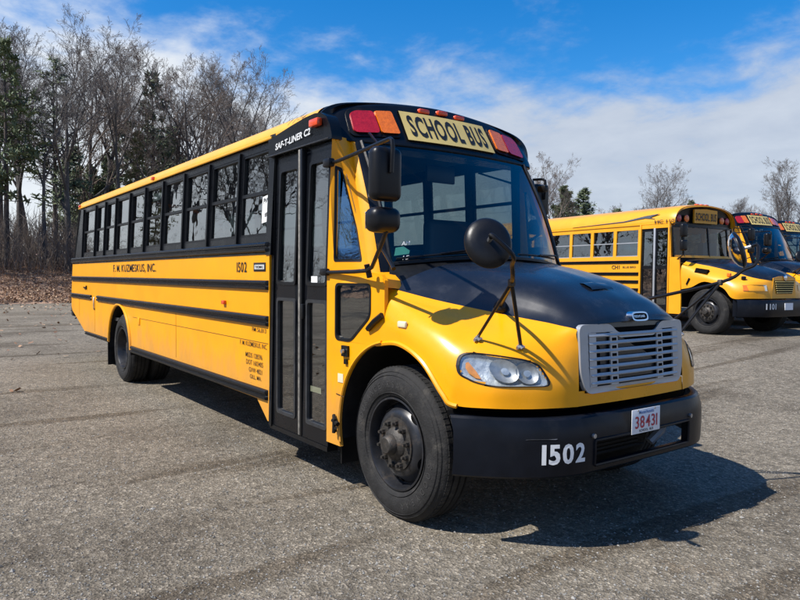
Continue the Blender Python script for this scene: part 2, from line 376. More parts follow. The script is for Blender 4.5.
# ================================================================== GROUND
def make_ground():
    xs = sorted(set([-400, -300, -220, -160, -120] + list(range(-100, 101, 4)) + [130, 180, 260, 400]))
    ys = sorted(set([-400, -300, -220, -160, -120] + list(range(-100, 0, 4)) + list(range(0, 20, 1)) + list(range(20, 101, 4)) + [130, 180, 260, 400]))
    G = [[(x, y, ground_z(x, y)) for y in ys] for x in xs]
    m = bpy.data.materials.new('gravel_lot'); m.use_nodes = True
    T = m.node_tree; L = T.links; b = T.nodes['Principled BSDF']
    tcn = N(T, 'ShaderNodeTexCoord')
    def noise(scale, detail=6, rough=.6, vec=None, dist=0):
        n = N(T, 'ShaderNodeTexNoise', inp={'Scale': scale, 'Detail': detail, 'Roughness': rough, 'Distortion': dist}); L.new(vec or tcn.outputs['Object'], n.inputs['Vector']); return n.outputs[0]
    def ramp(x, stops):
        r = N(T, 'ShaderNodeValToRGB'); L.new(x, r.inputs[0]); e = r.color_ramp.elements
        while len(e) < len(stops): e.new(0.5)
        for i, (p, c) in enumerate(stops): e[i].position = p; e[i].color = (*c, 1)
        return r.outputs[0]
    def mix(f, a, c, mode='MIX'):
        x = N(T, 'ShaderNodeMix', data_type='RGBA', blend_type=mode)
        for i, q in ((0, f), (6, a), (7, c)):
            if isinstance(q, (int, float)): x.inputs[i].default_value = q
            elif isinstance(q, tuple): x.inputs[i].default_value = (*q, 1)
            else: L.new(q, x.inputs[i])
        return x.outputs[2]
    vo = N(T, 'ShaderNodeTexVoronoi', inp={'Scale': 62.0, 'Randomness': 1.0}); L.new(tcn.outputs['Object'], vo.inputs['Vector'])
    grain = ramp(noise(140, 3, .7), [(0.30, (0.045, 0.041, 0.036)), (0.5, (0.20, 0.187, 0.162)), (0.72, (0.52, 0.49, 0.44))])
    sep = N(T, 'ShaderNodeSeparateColor'); L.new(vo.outputs['Color'], sep.inputs[0])
    chips = ramp(sep.outputs[0], [(0.0, (0.07, 0.065, 0.057)), (0.5, (0.21, 0.197, 0.172)), (0.86, (0.32, 0.302, 0.27)), (1.0, (0.66, 0.63, 0.58))])
    col = mix(1.0, mix(0.5, grain, chips), (0.97, 0.92, 0.845), 'MULTIPLY')
    big = ramp(noise(0.45, 8, .70), [(0.32, (0.60, 0.57, 0.53)), (0.5, (0.95, 0.93, 0.89)), (0.68, (1.22, 1.19, 1.14))])
    col = mix(1.0, col, big, 'MULTIPLY')
    mid = ramp(noise(11, 6, .72), [(0.34, (0.62, 0.61, 0.59)), (0.5, (1.0, 0.99, 0.97)), (0.68, (1.28, 1.26, 1.22))])
    col = mix(1.0, col, mid, 'MULTIPLY')
    # long wheel tracks of darker, muddier grit
    mpp = N(T, 'ShaderNodeMapping'); mpp.inputs['Rotation'].default_value = (0, 0, R(-9)); mpp.inputs['Scale'].default_value = (1.0, 0.13, 1); L.new(tcn.outputs['Object'], mpp.inputs[0])
    tracks = N(T, 'ShaderNodeMapRange', interpolation_type='SMOOTHSTEP', inp={1: 0.54, 2: 0.64, 4: 0.75}); L.new(noise(1.3, 5, .6, mpp.outputs[0], .6), tracks.inputs[0])
    col = mix(tracks.outputs[0], col, mix(1.0, col, (0.50, 0.455, 0.40), 'MULTIPLY'))
    st = N(T, 'ShaderNodeMapRange', interpolation_type='SMOOTHSTEP', inp={1: 0.60, 2: 0.76, 4: 0.6}); L.new(noise(0.9, 7, .7), st.inputs[0])
    col = mix(st.outputs[0], col, mix(1.0, col, (0.58, 0.47, 0.36), 'MULTIPLY'))
    L.new(col, b.inputs['Base Color']); b.inputs['Roughness'].default_value = 0.9; socket(b, 'Specular IOR Level').default_value = 0.25
    hgt = N(T, 'ShaderNodeMath', operation='ADD'); L.new(noise(120, 3, .7), hgt.inputs[0]); L.new(vo.outputs['Distance'], hgt.inputs[1])
    bp = N(T, 'ShaderNodeBump', inp={'Strength': 0.8, 'Distance': 0.014}); L.new(hgt.outputs[0], bp.inputs['Height'])
    bp2 = N(T, 'ShaderNodeBump', inp={'Strength': 0.6, 'Distance': 0.06}); L.new(noise(5.0, 8, .7), bp2.inputs['Height']); L.new(bp2.outputs[0], bp.inputs['Normal'])
    L.new(bp.outputs[0], b.inputs['Normal'])
    o = MB().grid(G).build('ground', m, angle=180); tag(o, kind='structure')
make_ground()

def scatter(name, m, items, kind_label, cat):
    vs = np.concatenate([i[0] for i in items]); fs = []; o = 0
    for v, f in items: fs += [tuple(k + o for k in q) for q in f]; o += len(v)
    me = bpy.data.meshes.new(name); me.from_pydata(vs.tolist(), [], fs); me.materials.append(m)
    ob = link(name, me); tag(ob, kind_label, cat, kind='stuff'); return ob

def make_stones():
    rng = np.random.default_rng(3); items = []
    base = np.array([(1, 0, 0), (-1, 0, 0), (0, 1, 0), (0, -1, 0), (0, 0, 1), (0, 0, -.4)], float)
    fc = [(0, 2, 4), (2, 1, 4), (1, 3, 4), (3, 0, 4), (2, 0, 5), (1, 2, 5), (3, 1, 5), (0, 3, 5)]
    n = 0
    while n < 42000:
        d = 1.6 + 11 * rng.random() ** 1.5; u = rng.uniform(-30, 830)
        p = at(u, d); 
        s = (0.0030 + 0.0075 * rng.random() ** 3) * (1.8 if rng.random() < .02 else 1)
        v = base * rng.uniform(.6, 1.25, (6, 1)) * s * np.array([1, 1, .75]); a = rng.uniform(0, 6.28); c, sn = math.cos(a), math.sin(a)
        v = v @ np.array([[c, sn, 0], [-sn, c, 0], [0, 0, 1]]) + np.array([p.x, p.y, p.z + s * .2]); items.append((v, fc)); n += 1
    m = mat('loose_stone', (0.30, 0.285, 0.26), 0.9, var=0.5, scale=40, spec=0.1)
    T = m.node_tree; g = N(T, 'ShaderNodeNewGeometry'); r = N(T, 'ShaderNodeValToRGB'); T.links.new(g.outputs['Random Per Island'], r.inputs[0])
    r.color_ramp.elements[0].color = (0.11, 0.105, 0.095, 1); r.color_ramp.elements[1].color = (0.33, 0.315, 0.285, 1)
    T.links.new(r.outputs[0], T.nodes['Principled BSDF'].inputs['Base Color'])
    scatter('loose_gravel', m, items, 'loose grey stone chips strewn over the lot', 'gravel')
make_stones()

# ================================================================== HERO BUS (conventional school bus)
YS = 1.22
def ys(z): return YS - 0.05 * min(max((z - 1.85) / 1.0, 0), 1.2)
def side_fn(sgn, off=0.0): return lambda x, z: (x, sgn * (ys(z) + off), z)
ARCX, ARCZ, ARCR = -7.06, 0.52, 0.64

def wheel(name, parent, loc, sgn, front, tyre_text=True):
    """sgn: -1 outer face towards -Y"""
    w = empty(name, loc); w.parent = parent
    o = sgn
    pf = [(.305, -.01), (.33, .012), (.38, .026), (.43, .024), (.47, .012), (.497, -.008), (.512, -.022), (.517, -.04),
          (.518, -.072), (.503, -.074), (.503, -.086), (.518, -.088), (.519, -.125), (.504, -.127), (.504, -.139), (.519, -.141),
          (.518, -.178), (.503, -.18), (.503, -.192), (.518, -.194), (.517, -.226), (.512, -.244), (.497, -.258), (.43, -.285), (.38, -.287), (.33, -.275), (.305, -.255)]
    prof = []
    for r, y in pf: prof.append((r, o * y))
    t = MB().lathe(prof, 72, close=True)
    for rr in (.345, .462, .485):                                     # raised rings on the sidewall
        y = .020 if rr == .345 else (.0165 if rr == .462 else .004)
        t.lathe([(rr - .003, o * (y - .003)), (rr, o * (y + .003)), (rr + .003, o * (y - .003))], 72)
    k = 84
    for i in range(k):                                                # shoulder lugs
        a = 2 * math.pi * i / k
        for y0 in (-.05, -.216):
            c, s_ = math.cos(a), math.sin(a); r0, r1 = .506, .5195; dw = .0145
            vs = []
            for r_ in (r0, r1):
                for da in (-1, 1):
                    for dy in (-.02, .02): vs.append((r_ * c - da * dw * s_, o * (y0 + dy), r_ * s_ + da * dw * c))
            t.add(vs, [(0, 1, 3, 2), (4, 6, 7, 5), (0, 4, 5, 1), (2, 3, 7, 6), (0, 2, 6, 4), (1, 5, 7, 3)])
    t.build('tyre', M['rubber'], w)
    if front: rp = [(.308, .0), (.312, .010), (.300, .012), (.292, -.004), (.288, -.05), (.280, -.078), (.270, -.076), (.228, -.024), (.205, -.008), (.185, -.006), (.12, -.006), (.12, -.03)]
    else: rp = [(.308, .0), (.312, .010), (.300, .012), (.292, -.004), (.284, -.07), (.268, -.13), (.25, -.165), (.20, -.178), (.165, -.178), (.12, -.178), (.12, -.2)]
    rim = MB().lathe([(r, o * y) for r, y in rp], 64).build('rim', M['rim'], w)
    for i in range(5):                                                # hand holes
        a = R(50 + 72 * i); rc, yc = (.247, -.0455) if front else (.228, -.173)
        nrm = Vector((math.cos(a) * .78, o * .62, math.sin(a) * .78)) if front else Vector((0, o, 0))
        tz = Vector((-math.sin(a), 0, math.cos(a))); tr = nrm.cross(tz).normalized(); nrm.normalize()
        c0 = Vector((rc * math.cos(a), o * yc, rc * math.sin(a)))
        ring = [c0 + nrm * .004 + tz * (.046 * math.cos(2 * math.pi * q / 16)) + tr * (.029 * math.sin(2 * math.pi * q / 16)) for q in range(16)]
        MB().add(ring + [p - nrm * .03 for p in ring], [tuple(range(16)), tuple(range(16, 32))] + [(q, (q + 1) % 16, 16 + (q + 1) % 16, 16 + q) for q in range(16)]).build('hand_hole', M['dark'], w)
    h = MB(); y0 = -.006 if front else -.178
    if front: hp = [(.178, y0 - .004), (.178, y0 + .010), (.112, y0 + .014), (.104, y0 + .028), (.070, y0 + .045), (.062, y0 + .085), (.050, y0 + .096), (0.0, y0 + .097)]
    else: hp = [(.152, y0), (.152, y0 + .012), (.115, y0 + .016), (.11, y0 + .10), (.095, y0 + .115), (0.0, y0 + .118)]
    h.lathe([(r, o * y) for r, y in hp], 40).build('hub', M['hub'], w)
    for i in range(10):
        a = 2 * math.pi * (i + .3) / 10; x, z = (.145 if front else .125) * math.cos(a), (.145 if front else .125) * math.sin(a)
        n = MB()
        for (r_, a0, a1) in ((.020, .008, .036), (.011, .036, .056)):
            n.tube([(x, o * (y0 + a0), z), (x, o * (y0 + a1), z)], r_, 6)
        n.build('lug_nut', M['hub'], w, smooth=False)
    if tyre_text:
        for s, a0 in (('ENDURANCE RSA', 176), ('GOODYEAR', -8)):
            for j, ch in enumerate(s):
                if ch == ' ': continue
                a = R(a0 - j * (7.8 if len(s) > 9 else 9.5))
                vs, fs = text2d(ch, .042, .85, .0)
                rr = .402
                def place(q):
                    px, py = q; rad = rr + py; tx = Vector((math.sin(a), 0, -math.cos(a))) * (1 if o < 0 else -1)
                    d = Vector((math.cos(a), 0, math.sin(a))); p = d * rad + tx * px; return (p.x, o * .0275, p.z)
                lm = bpy.data.meshes.new('tyre_lettering'); lm.from_pydata([place(q) for q in vs], [], fs); lm.materials.append(M['rubber_light']); link('tyre_lettering', lm, w)
    return w
M['rubber_light'] = mat('tyre_lettering_rubber', (0.040, 0.039, 0.037), 0.7, var=0.2)

def rail(parent, name, x0, x1, z0, z1, sgn, m, proud=.028, base=0.0):
    """a pressed rub rail with two ridges"""
    h = z1 - z0; y = sgn * (YS + base)
    prof = [(0, z0), (proud * .75, z0 + h * .05), (proud, z0 + h * .16), (proud, z0 + h * .36), (proud * .5, z0 + h * .44), (proud * .5, z0 + h * .56), (proud, z0 + h * .64), (proud, z0 + h * .84), (proud * .75, z0 + h * .95), (0, z1)]
    rows = []
    for x, k in ((x0, 0.1), (x0 + .015, 1), (x1 - .015, 1), (x1, 0.1)): rows.append([(x, y + sgn * d * k, z) for d, z in prof])
    b = MB().grid(rows); n = len(prof)
    b.f.append(tuple(range(n))); b.f.append(tuple(range(3 * n, 4 * n)))
    return b.build(name, m, parent, angle=30)

# hood and fender sheet: ribs from the cowl round to the grille, each from the wheel arch up to the hood's centre line
def arch_z(x): return .53 + math.sqrt(max(.66 ** 2 - x * x, 0))
RIBS = [
 [(-.20, -1.185, arch_z(-.2)), (-.20, -1.185, 1.30), (-.20, -1.175, 1.42), (-.20, -1.15, 1.50), (-.20, -1.09, 1.55), (-.10, -.66, 1.715), (-.06, 0, 1.748)],
 [(.08, -1.20, arch_z(.08)), (.08, -1.195, 1.29), (.09, -1.155, 1.37), (.10, -1.08, 1.43), (.12, -.94, 1.475), (.18, -.57, 1.672), (.23, 0, 1.712)],
 [(.33, -1.205, arch_z(.33)), (.36, -1.19, 1.20), (.38, -1.13, 1.29), (.39, -1.02, 1.35), (.40, -.80, 1.42), (.42, -.52, 1.622), (.46, 0, 1.663)],
 [(.53, -1.20, arch_z(.53)), (.56, -1.18, 1.07), (.57, -1.11, 1.20), (.575, -.98, 1.28), (.58, -.70, 1.385), (.62, -.47, 1.572), (.63, 0, 1.613)],
 [(.61, -1.18, .865), (.66, -1.145, 1.0), (.69, -1.06, 1.15), (.70, -.93, 1.245), (.71, -.645, 1.365), (.76, -.44, 1.515), (.77, 0, 1.552)],
 [(.80, -1.06, .862), (.82, -1.03, .99), (.82, -.95, 1.13), (.815, -.84, 1.22), (.82, -.61, 1.35), (.87, -.42, 1.468), (.88, 0, 1.498)],
 [(.93, -.88, .860), (.93, -.86, .99), (.915, -.80, 1.12), (.90, -.73, 1.21), (.90, -.58, 1.335), (.95, -.40, 1.420), (.96, 0, 1.442)],
 [(1.0, -.70, .858), (1.0, -.69, .99), (.985, -.65, 1.12), (.972, -.61, 1.22), (.965, -.56, 1.325), (1.01, -.37, 1.380), (1.02, 0, 1.398)],
 [(1.03, -.56, .855), (1.025, -.555, .99), (1.015, -.55, 1.12), (1.01, -.545, 1.22), (1.0, -.54, 1.315), (1.035, -.33, 1.348), (1.055, 0, 1.362)]]
NS, NT = 8, 6
_A = np.array([crspl(r, NT) for r in RIBS])
SHELL = np.stack([crspl(_A[:, j], NS) for j in range(_A.shape[1])], 1)
BORD = 4 * NT
def shell_bvh():
    vs = []; fs = []; a, b = SHELL.shape[:2]
    vs = [Vector(p) for p in SHELL.reshape(-1, 3)]
    for i in range(a - 1):
        for j in range(b - 1): fs.append((i * b + j, i * b + j + 1, (i + 1) * b + j + 1, (i + 1) * b + j))
    return BVHTree.FromPolygons(vs, fs)
BVH = shell_bvh()
HL = [(-1.155, 1.096), (-1.14, 1.136), (-1.117, 1.164), (-1.076, 1.174), (-1.007, 1.168), (-.935, 1.156), (-.855, 1.14), (-.796, 1.11), (-.771, 1.059), (-.756, 1.014), (-.773, .99), (-.839, .988), (-.949, .988), (-1.039, .99), (-1.102, 1.005), (-1.135, 1.029), (-1.157, 1.053)]
def on_shell(y, z):
    """point and outward normal of the fender sheet for front-view coordinates"""
    h = BVH.ray_cast(Vector((3, y, z)), Vector((-1, 0, 0)))
    if h[0] is None: h = BVH.find_nearest(Vector((.7, y, z)))
    n = h[1]
    if n.x < 0: n = -n
    return h[0], n
def in_poly(y, z, poly):
    c = False; n = len(poly)
    for i in range(n):
        (a, b), (d, e) = poly[i], poly[i - 1]
        if (b > z) != (e > z) and y < (d - a) * (z - b) / (e - b) + a: c = not c
    return c
def face_x(y, z): return -.77 - .62 * (z - 2.74) - .13 * y * y          # front cap
def ws_pt(s, t):
    """windshield: s across -1..1, t up 0..1"""
    b = Vector((-.16 - .245 * s * s, .93 * s, 1.770 - .060 * s * s))
    e = Vector((-.735 - .13 * (.91 * s) ** 2, .91 * s, 2.685))
    p = b.lerp(e, t); p.x += .045 * math.sin(math.pi * t); return p
def a_edge(z):                                                        # outer front corner of the cab above the belt
    k = (z - 1.71) / .97; return (-.50 + (-.90 + .50) * k, 1.06 + (.985 - 1.06) * k)
def cab_fn(sgn, off=0.0):
    def f(u, z):
        xa, ya = a_edge(z); xb, yb = (-.83 if sgn < 0 else -1.12), ys(z)
        q = u ** 1.25
        return (xb + (xa - xb) * u, sgn * (yb + (ya - yb) * q + off), z)
    return f

def build_hero():
    bus = empty('school_bus', (0, 0, 0))
    P = lambda b, name, m, parent=bus, **k: b.build(name, m, parent, **k)
    # ---- wheels
    for sg in (-1, 1):
        wheel('front_wheel', bus, (0, sg * 1.165, .505), sg, True, tyre_text=(sg < 0))
        wheel('rear_wheel', bus, (-7.06, sg * 1.165, .505), sg, False, tyre_text=False)
        wheel('rear_wheel', bus, (-7.06, sg * .845, .505), sg, False, tyre_text=False)
    # ---- side panels
    for sg in (-1, 1):
        xe = -1.84 if sg < 0 else -.83
        out = [(-10.55, 1.815), (-10.68, 1.30), (-10.70, 1.0), (-10.62, .92), (-10.30, .83), (-9.46, .575), (ARCX - ARCR - .01, .545)]
        out += arc(ARCX, ARCZ, ARCR, 178, 2, 26) + [(ARCX + ARCR + .02, .53), (-2.10, .50)]
        out += [(-1.875, .33), (xe, .33)] if sg < 0 else [(xe, .50)]
        out += [(xe, 1.815)]
        sp = P(MB().plate(out, (), side_fn(sg), side_fn(sg, -.03)), 'side_panel', M['yellow'])
        ap = arc(ARCX, ARCZ, ARCR + .012, 176, 2, 30)
        P(MB().tube([(x, sg * (YS + .004), z) for x, z in ap], .022, 8), 'wheel_arch_lip', M['yellow'], sp)
        P(MB().grid([[(x, sg * YS, z), (x, sg * .66, z)] for x, z in arc(ARCX, ARCZ, ARCR - .004, 185, -5, 24)]), 'wheel_well', M['chassis'])
        rx = -1.85 if sg < 0 else -.84
        rail(sp, 'rub_rail', -10.60, rx, 1.498, 1.584, sg, M['black'])
        rail(sp, 'rub_rail', -8.48, rx, 1.174, 1.268, sg, M['black'])
        rail(sp, 'rub_rail', -10.66, -8.90, 1.180, 1.262, sg, M['black'])
        rail(sp, 'rub_rail', -10.56, rx, 1.835, 1.925, sg, M['black'], .032)
        rail(sp, 'skirt_rail', ARCX + ARCR + .05, rx - .01, .512, .607, sg, M['black_trim'], .03)
        rail(sp, 'skirt_rail', -9.42, ARCX - ARCR - .04, .545, .605, sg, M['black_trim'], .025)
        P(MB().box(-6.3, rx - .01, sg * (YS + .0005), sg * (YS + .0022), 1.018, 1.023), 'panel_seam', M['seam'], sp)
        for xs_ in (-8.70, -9.95, -4.4):
            P(MB().box(xs_ - .003, xs_ + .003, sg * (YS + .0005), sg * (YS + .002), .64 if xs_ > -9 else .84, 1.17), 'panel_seam', M['seam'], sp)
        ml = rbox(-2.90, -2.83, sg * YS, sg * (YS + .03), 1.335, 1.375, .008); P(ml, 'side_marker_lamp', M['marker_red'], sp)
        if sg < 0:
            hd = MB().tube([(-9.55, -YS - .004, 1.385), (-9.42, -YS - .025, 1.385), (-9.30, -YS - .004, 1.385)], .012, 6).tube([(-9.30, -YS - .01, 1.35), (-9.30, -YS - .01, 1.42)], .014, 6); P(hd, 'access_latch', M['chassis'], sp)
            P(MB().tube([(-8.72, -YS - .004, 1.23), (-8.68, -YS - .02, 1.18), (-8.68, -YS - .02, 1.05), (-8.72, -YS - .004, 1.02)], .011, 6), 'grab_hook', M['steel'], sp)
            P(rbox(-6.02, -5.93, -YS - .012, -YS, .93, 1.03, .006), 'filler_flap', M['yellow'], sp)
        if sg < 0:
            for z_ in (1.605, 1.798, 1.152, .632):
                rv_ = MB()
                for q in range(int((10.4 + rx) / .16)):
                    x_ = rx - .06 - .16 * q
                    if z_ < 1 and -7.8 < x_ < -6.3: continue
                    if z_ < 1 and x_ < -7.8: continue
                    c = Vector((x_, sg * (YS + .0005), z_)); rg = [c + Vector((.0065 * math.cos(t), 0, .0065 * math.sin(t))) for t in [math.pi * k / 3 for k in range(6)]]
                    rv_.add(rg + [c + Vector((0, sg * .004, 0))], [(k, (k + 1) % 6, 6) for k in range(6)])
                tag(P(rv_, 'rivet_row', M['yellow'], sp), kind='stuff')
        # belt band and window frames (black)
        wins = [(-9.66 + .0, -8.83), (-8.73, -8.02), (-7.96, -7.32)]
        edges = [-9.72, -8.74, -8.05, -7.36, -6.555, -5.78, -5.00, -4.195, -3.39, -2.585, -1.845]
        if sg > 0: edges = edges[:-1] + [-1.85, -1.15]
        holes = []
        for a, b in zip(edges[:-1], edges[1:]): holes.append(rounded([(a + .055, 1.985), (b - .05, 1.985), (b - .05, 2.762), (a + .055, 2.762)], .03, 3))
        end = -1.80 if sg < 0 else -1.12
        band = [(-10.50, 1.805), (end, 1.805), (end, 2.86), (-10.12, 2.86)]
        wb = P(MB().plate(band, holes, side_fn(sg, -.012), side_fn(sg, -.05)), 'window_band', M['black'])
        for i, (a, b) in enumerate(zip(edges[:-1], edges[1:])):
            x0, x1 = a + .055, b - .05
            w = empty('window'); w.parent = bus
            f = side_fn(sg, -.032); g = side_fn(sg, -.038)
            mid = 2.377
            for z0, z1, dz in ((1.99, mid, 0), (mid, 2.757, .008)):
                ff = side_fn(sg, -.030 - dz); gg = side_fn(sg, -.034 - dz)
                P(MB().plate([(x0 - .004, z0), (x1 + .004, z0), (x1 + .004, z1), (x0 - .004, z1)], (), ff, gg), 'pane', M['pane'], w)
            fr = MB()
            for q in ([(x0, 1.985), (x1, 1.985), (x1, 2.762), (x0, 2.762)],):
                inner = [(x0 + .022, 2.01), (x1 - .022, 2.01), (x1 - .022, 2.742), (x0 + .022, 2.742)]
                fr.plate(q, [inner], side_fn(sg, -.016), side_fn(sg, -.044))
            P(fr, 'sash_frame', M['black_trim'], w)
            P(MB().plate([(x0, mid - .016), (x1, mid - .016), (x1, mid + .016), (x0, mid + .016)], (), side_fn(sg, -.014), side_fn(sg, -.046)), 'sash_rail', M['black_trim'], w)
            P(MB().plate([(a - .018, 1.93), (a + .018, 1.93), (a + .018, 2.80), (a - .018, 2.80)], (), side_fn(sg, .012), side_fn(sg, -.014)), 'window_post', M['black_trim'], w)
            if sg < 0 and i in (2, 5):
                P(MB().plate([(x0 + .12, 2.60), (x1 - .16, 2.60), (x1 - .16, 2.70), (x0 + .12, 2.70)], (), side_fn(sg, -.052), side_fn(sg, -.054)), 'window_label', M['paper'], w)
            if sg < 0 and i == 9:
                P(MB().plate([(-2.075, 2.10), (-1.885, 2.12), (-1.885, 2.36), (-2.075, 2.34)], (), side_fn(sg, -.022), side_fn(sg, -.024)), 'paper_notice', M['paper'], w)
                for s_, zz, ww in (('PVRS', 2.30, .15), ('#2', 2.175, .085)):
                    lettering('notice_lettering', s_, .05, ww, lambda a_, b_, zz=zz: (-1.975 + a_, -ys(zz) + .0205, zz + b_), M['ink'], w)
        # rear corner pillar
        P(MB().tube([(-10.49, sg * 1.19, 1.82), (-10.12, sg * 1.15, 2.82)], .03, 8), 'corner_post', M['black_trim'])
    # lettering on the kerb side
    sideL = lambda x, z: (lambda a, b: (x + a, -YS - .004, z + b))
    lettering('company_lettering', 'F. M. KUZMESKUS, INC.', .125, 2.2, sideL(-6.28, 1.708), M['ink'], bus, .012, tight=.10)
    lettering('fleet_number', '1502', .098, .235, sideL(-2.44, 1.705), M['ink'], bus, .012, tight=.12)
    lg = P(rbox(-2.165, -1.91, -YS - .005, -YS - .0005, 1.664, 1.744, .002), 'maker_badge', M['ink'])
    P(MB().box(-2.14, -1.935, -YS - .0065, -YS - .0045, 1.684, 1.724), 'badge_panel', M['white_dim'], lg)
    lettering('badge_lettering', 'THOMAS', .026, .17, lambda a, b: (-2.0375 + a, -YS - .0085, 1.704 + b), M['ink'], lg)
    for s_, h_, w_, x, z in (('FM 56,813', .046, .30, -2.05, 1.128), ('F. M. KUZMESKUS, INC.', .05, .60, -2.18, .985), ('MSDS 128596', .046, .37, -2.165, .885), ('DOT 1603405', .046, .37, -2.15, .818), ('GVW 4821', .044, .29, -2.13, .75), ('GILL, MA.', .044, .25, -2.125, .685)):
        lettering('legal_lettering', s_, h_, w_, sideL(x, z), M['seam2'], bus, .004)
    # ---- roof
    prof = [(-1.172, 2.835), (-1.178, 2.868), (-1.162, 2.915), (-1.112, 2.962), (-1.0, 3.003), (-.8, 3.038), (-.5, 3.07), (0, 3.092)]
    prof = prof + [(-y, z) for y, z in reversed(prof[:-1])]
    pf = [(a[0], a[1]) for a in crspl(prof, 3)]
    rows = []
    for x, k in ((-10.22, .30), (-10.21, .75), (-10.17, .93), (-10.10, 1.0), (-8, 1), (-6, 1), (-4, 1), (-2, 1), (-1.085, 1)):
        rows.append([(x, y * (1 - (1 - k) * .12), 2.835 + (z - 2.835) * k) for y, z in pf])
    rf = MB().grid(rows); n = len(pf); rf.f.append(tuple(range(n)))
    roof = P(rf, 'roof', M['roof_yellow'])
    P(MB().grid([[(x, y * .97, z - .03) for y, z in pf] for x in (-10.1, -1.05)]), 'ceiling', M['interior'])
    for sg in (-1, 1):
        P(MB().tube([(-10.12, sg * 1.182, 2.842), (-1.86, sg * 1.182, 2.842)], .012, 6), 'drip_rail', M['roof_yellow'], roof)
        P(rbox(-5.45, -5.37, min(sg * 1.165, sg * 1.205), max(sg * 1.165, sg * 1.205), 2.86, 2.90, .008), 'roof_marker_lamp', M['marker_red'], roof)
        P(rbox(-10.06, -9.98, min(sg * 1.165, sg * 1.205), max(sg * 1.165, sg * 1.205), 2.86, 2.90, .008), 'roof_marker_lamp', M['marker_red'], roof)
    lettering('roof_lettering', '11-4', .085, .30, lambda a, b: (-1.45 + a, -1.190 + (b * .55 + .03) * 1.06, 2.945 + b * .55), M['ink'], roof, .0, 1.0, .25)
    # rear wall
    P(MB().add([(-10.70, -1.2, .95), (-10.70, 1.2, .95), (-10.56, 1.2, 1.82), (-10.56, -1.2, 1.82), (-10.13, -1.15, 2.87), (-10.13, 1.15, 2.87), (-10.13, 0, 3.08)], [(0, 1, 2, 3), (3, 2, 5, 4), (4, 5, 6)]), 'rear_wall', M['yellow'])
    P(rbox(-10.86, -10.66, -1.2, 1.2, .80, 1.03, .03), 'rear_bumper', M['bumper'])
    P(MB().box(-10.5, -.84, -1.17, 1.17, .90, .95), 'bus_floor', M['floor_dark'])
    # ---- chassis under the floor
    for y in (-.45, .45): P(MB().box(-10.4, .85, y - .05, y + .05, .58, .82), 'chassis_rail', M['chassis'])
    P(MB().tube([(-7.06, -1.0, .505), (-7.06, 1.0, .505)], .085, 12), 'rear_axle', M['chassis'])
    P(MB().tube([(0, -.95, .47), (0, .95, .47)], .06, 12), 'front_axle', M['chassis'])
    P(rbox(-5.2, -3.9, .5, 1.1, .42, .88, .05), 'fuel_tank', M['chassis'])
    P(rbox(-3.2, -2.3, -1.05, -.55, .55, .88, .03), 'battery_box', M['chassis'])
    P(rbox(-.55, .75, -.42, .42, .45, 1.25, .05), 'engine', M['chassis'])
    P(MB().box(-.70, -.66, -1.18, 1.18, .62, 1.60), 'firewall', M['chassis'])
    for sg in (-1, 1):
        P(MB().box(-7.93, -7.915, sg * 1.19 if sg < 0 else .66, -.66 if sg < 0 else 1.19, .16, .80), 'mud_flap', M['black_trim'])
        P(MB().box(-.735, -.72, sg * 1.15 if sg < 0 else .8, -.8 if sg < 0 else 1.15, .20, .60), 'mud_flap', M['black_trim'])
        P(MB().grid([[(x, sg * 1.185, z), (x, sg * .70, z)] for x, z in arc(0, .53, .655, 190, 35, 22)]), 'front_wheel_well', M['chassis'])
    # ---- seats
    sb = rbox(-.07, .07, -.46, .46, 1.20, 1.92, .05, 3); sb.add(*(lambda b: (b.v, b.f))(rbox(-.07, .42, -.46, .46, 1.22, 1.38, .04, 2)))
    s0 = None
    for i in range(11):
        for y in (-.68, .68):
            if s0 is None: s0 = P(sb, 'passenger_seat', M['seat']); o = s0
            else: o = link('passenger_seat', s0.data, bus)
            o.location = (-9.7 + i * .74, y, 0)
    P(rbox(-1.52, -1.38, .22, .80, 1.2, 2.18, .06, 3), 'driver_seat_back', M['seat'])
    P(rbox(-1.45, -.98, .22, .80, 1.15, 1.34, .05, 2), 'driver_seat', M['seat'])
    dash = P(MB().plate([(-.75, 1.30), (-.38, 1.30), (-.30, 1.60), (-.42, 1.70), (-.62, 1.66)], (), lambda x, z: (x, -.5, z), lambda x, z: (x, 1.08, z)), 'dashboard', M['floor_dark'])
    sw = [(-.86 + .13 * math.cos(a) * .45, .5 + .215 * math.sin(a), 1.80 + .195 * math.cos(a)) for a in [2 * math.pi * k / 28 for k in range(29)]]
    P(MB().tube(sw, .014, 8, cap=False).tube([(-.86, .29, 1.80), (-.86, .71, 1.80)], .012, 6).tube([(-.86, .5, 1.80), (-.60, .5, 1.58)], .025, 8), 'steering_wheel', M['floor_dark'])
    P(rbox(-1.75, -1.70, -1.15, -.25, .95, 1.75, .02), 'step_well_panel', M['interior'])
    P(MB().box(-1.80, -.84, -1.17, -.45, .40, .43).box(-1.80, -.84, -.95, -.45, .64, .67), 'entrance_step', M['floor_dark'])
    P(rbox(-.98, -.95, -.16, .16, 2.45, 2.60, .01), 'inside_mirror', M['mirror_black'])
    # ---- entrance door
    P(MB().plate([(-1.905, 1.81), (-1.80, 1.81), (-1.80, 2.87), (-1.905, 2.87)], (), side_fn(-1, .010), side_fn(-1, -.03)), 'door_post', M['black'])
    P(MB().plate([(-1.842, .30), (-1.792, .30), (-1.792, 2.70), (-1.842, 2.70)], (), side_fn(-1, .006), side_fn(-1, -.05)), 'door_jamb', M['black_trim'])
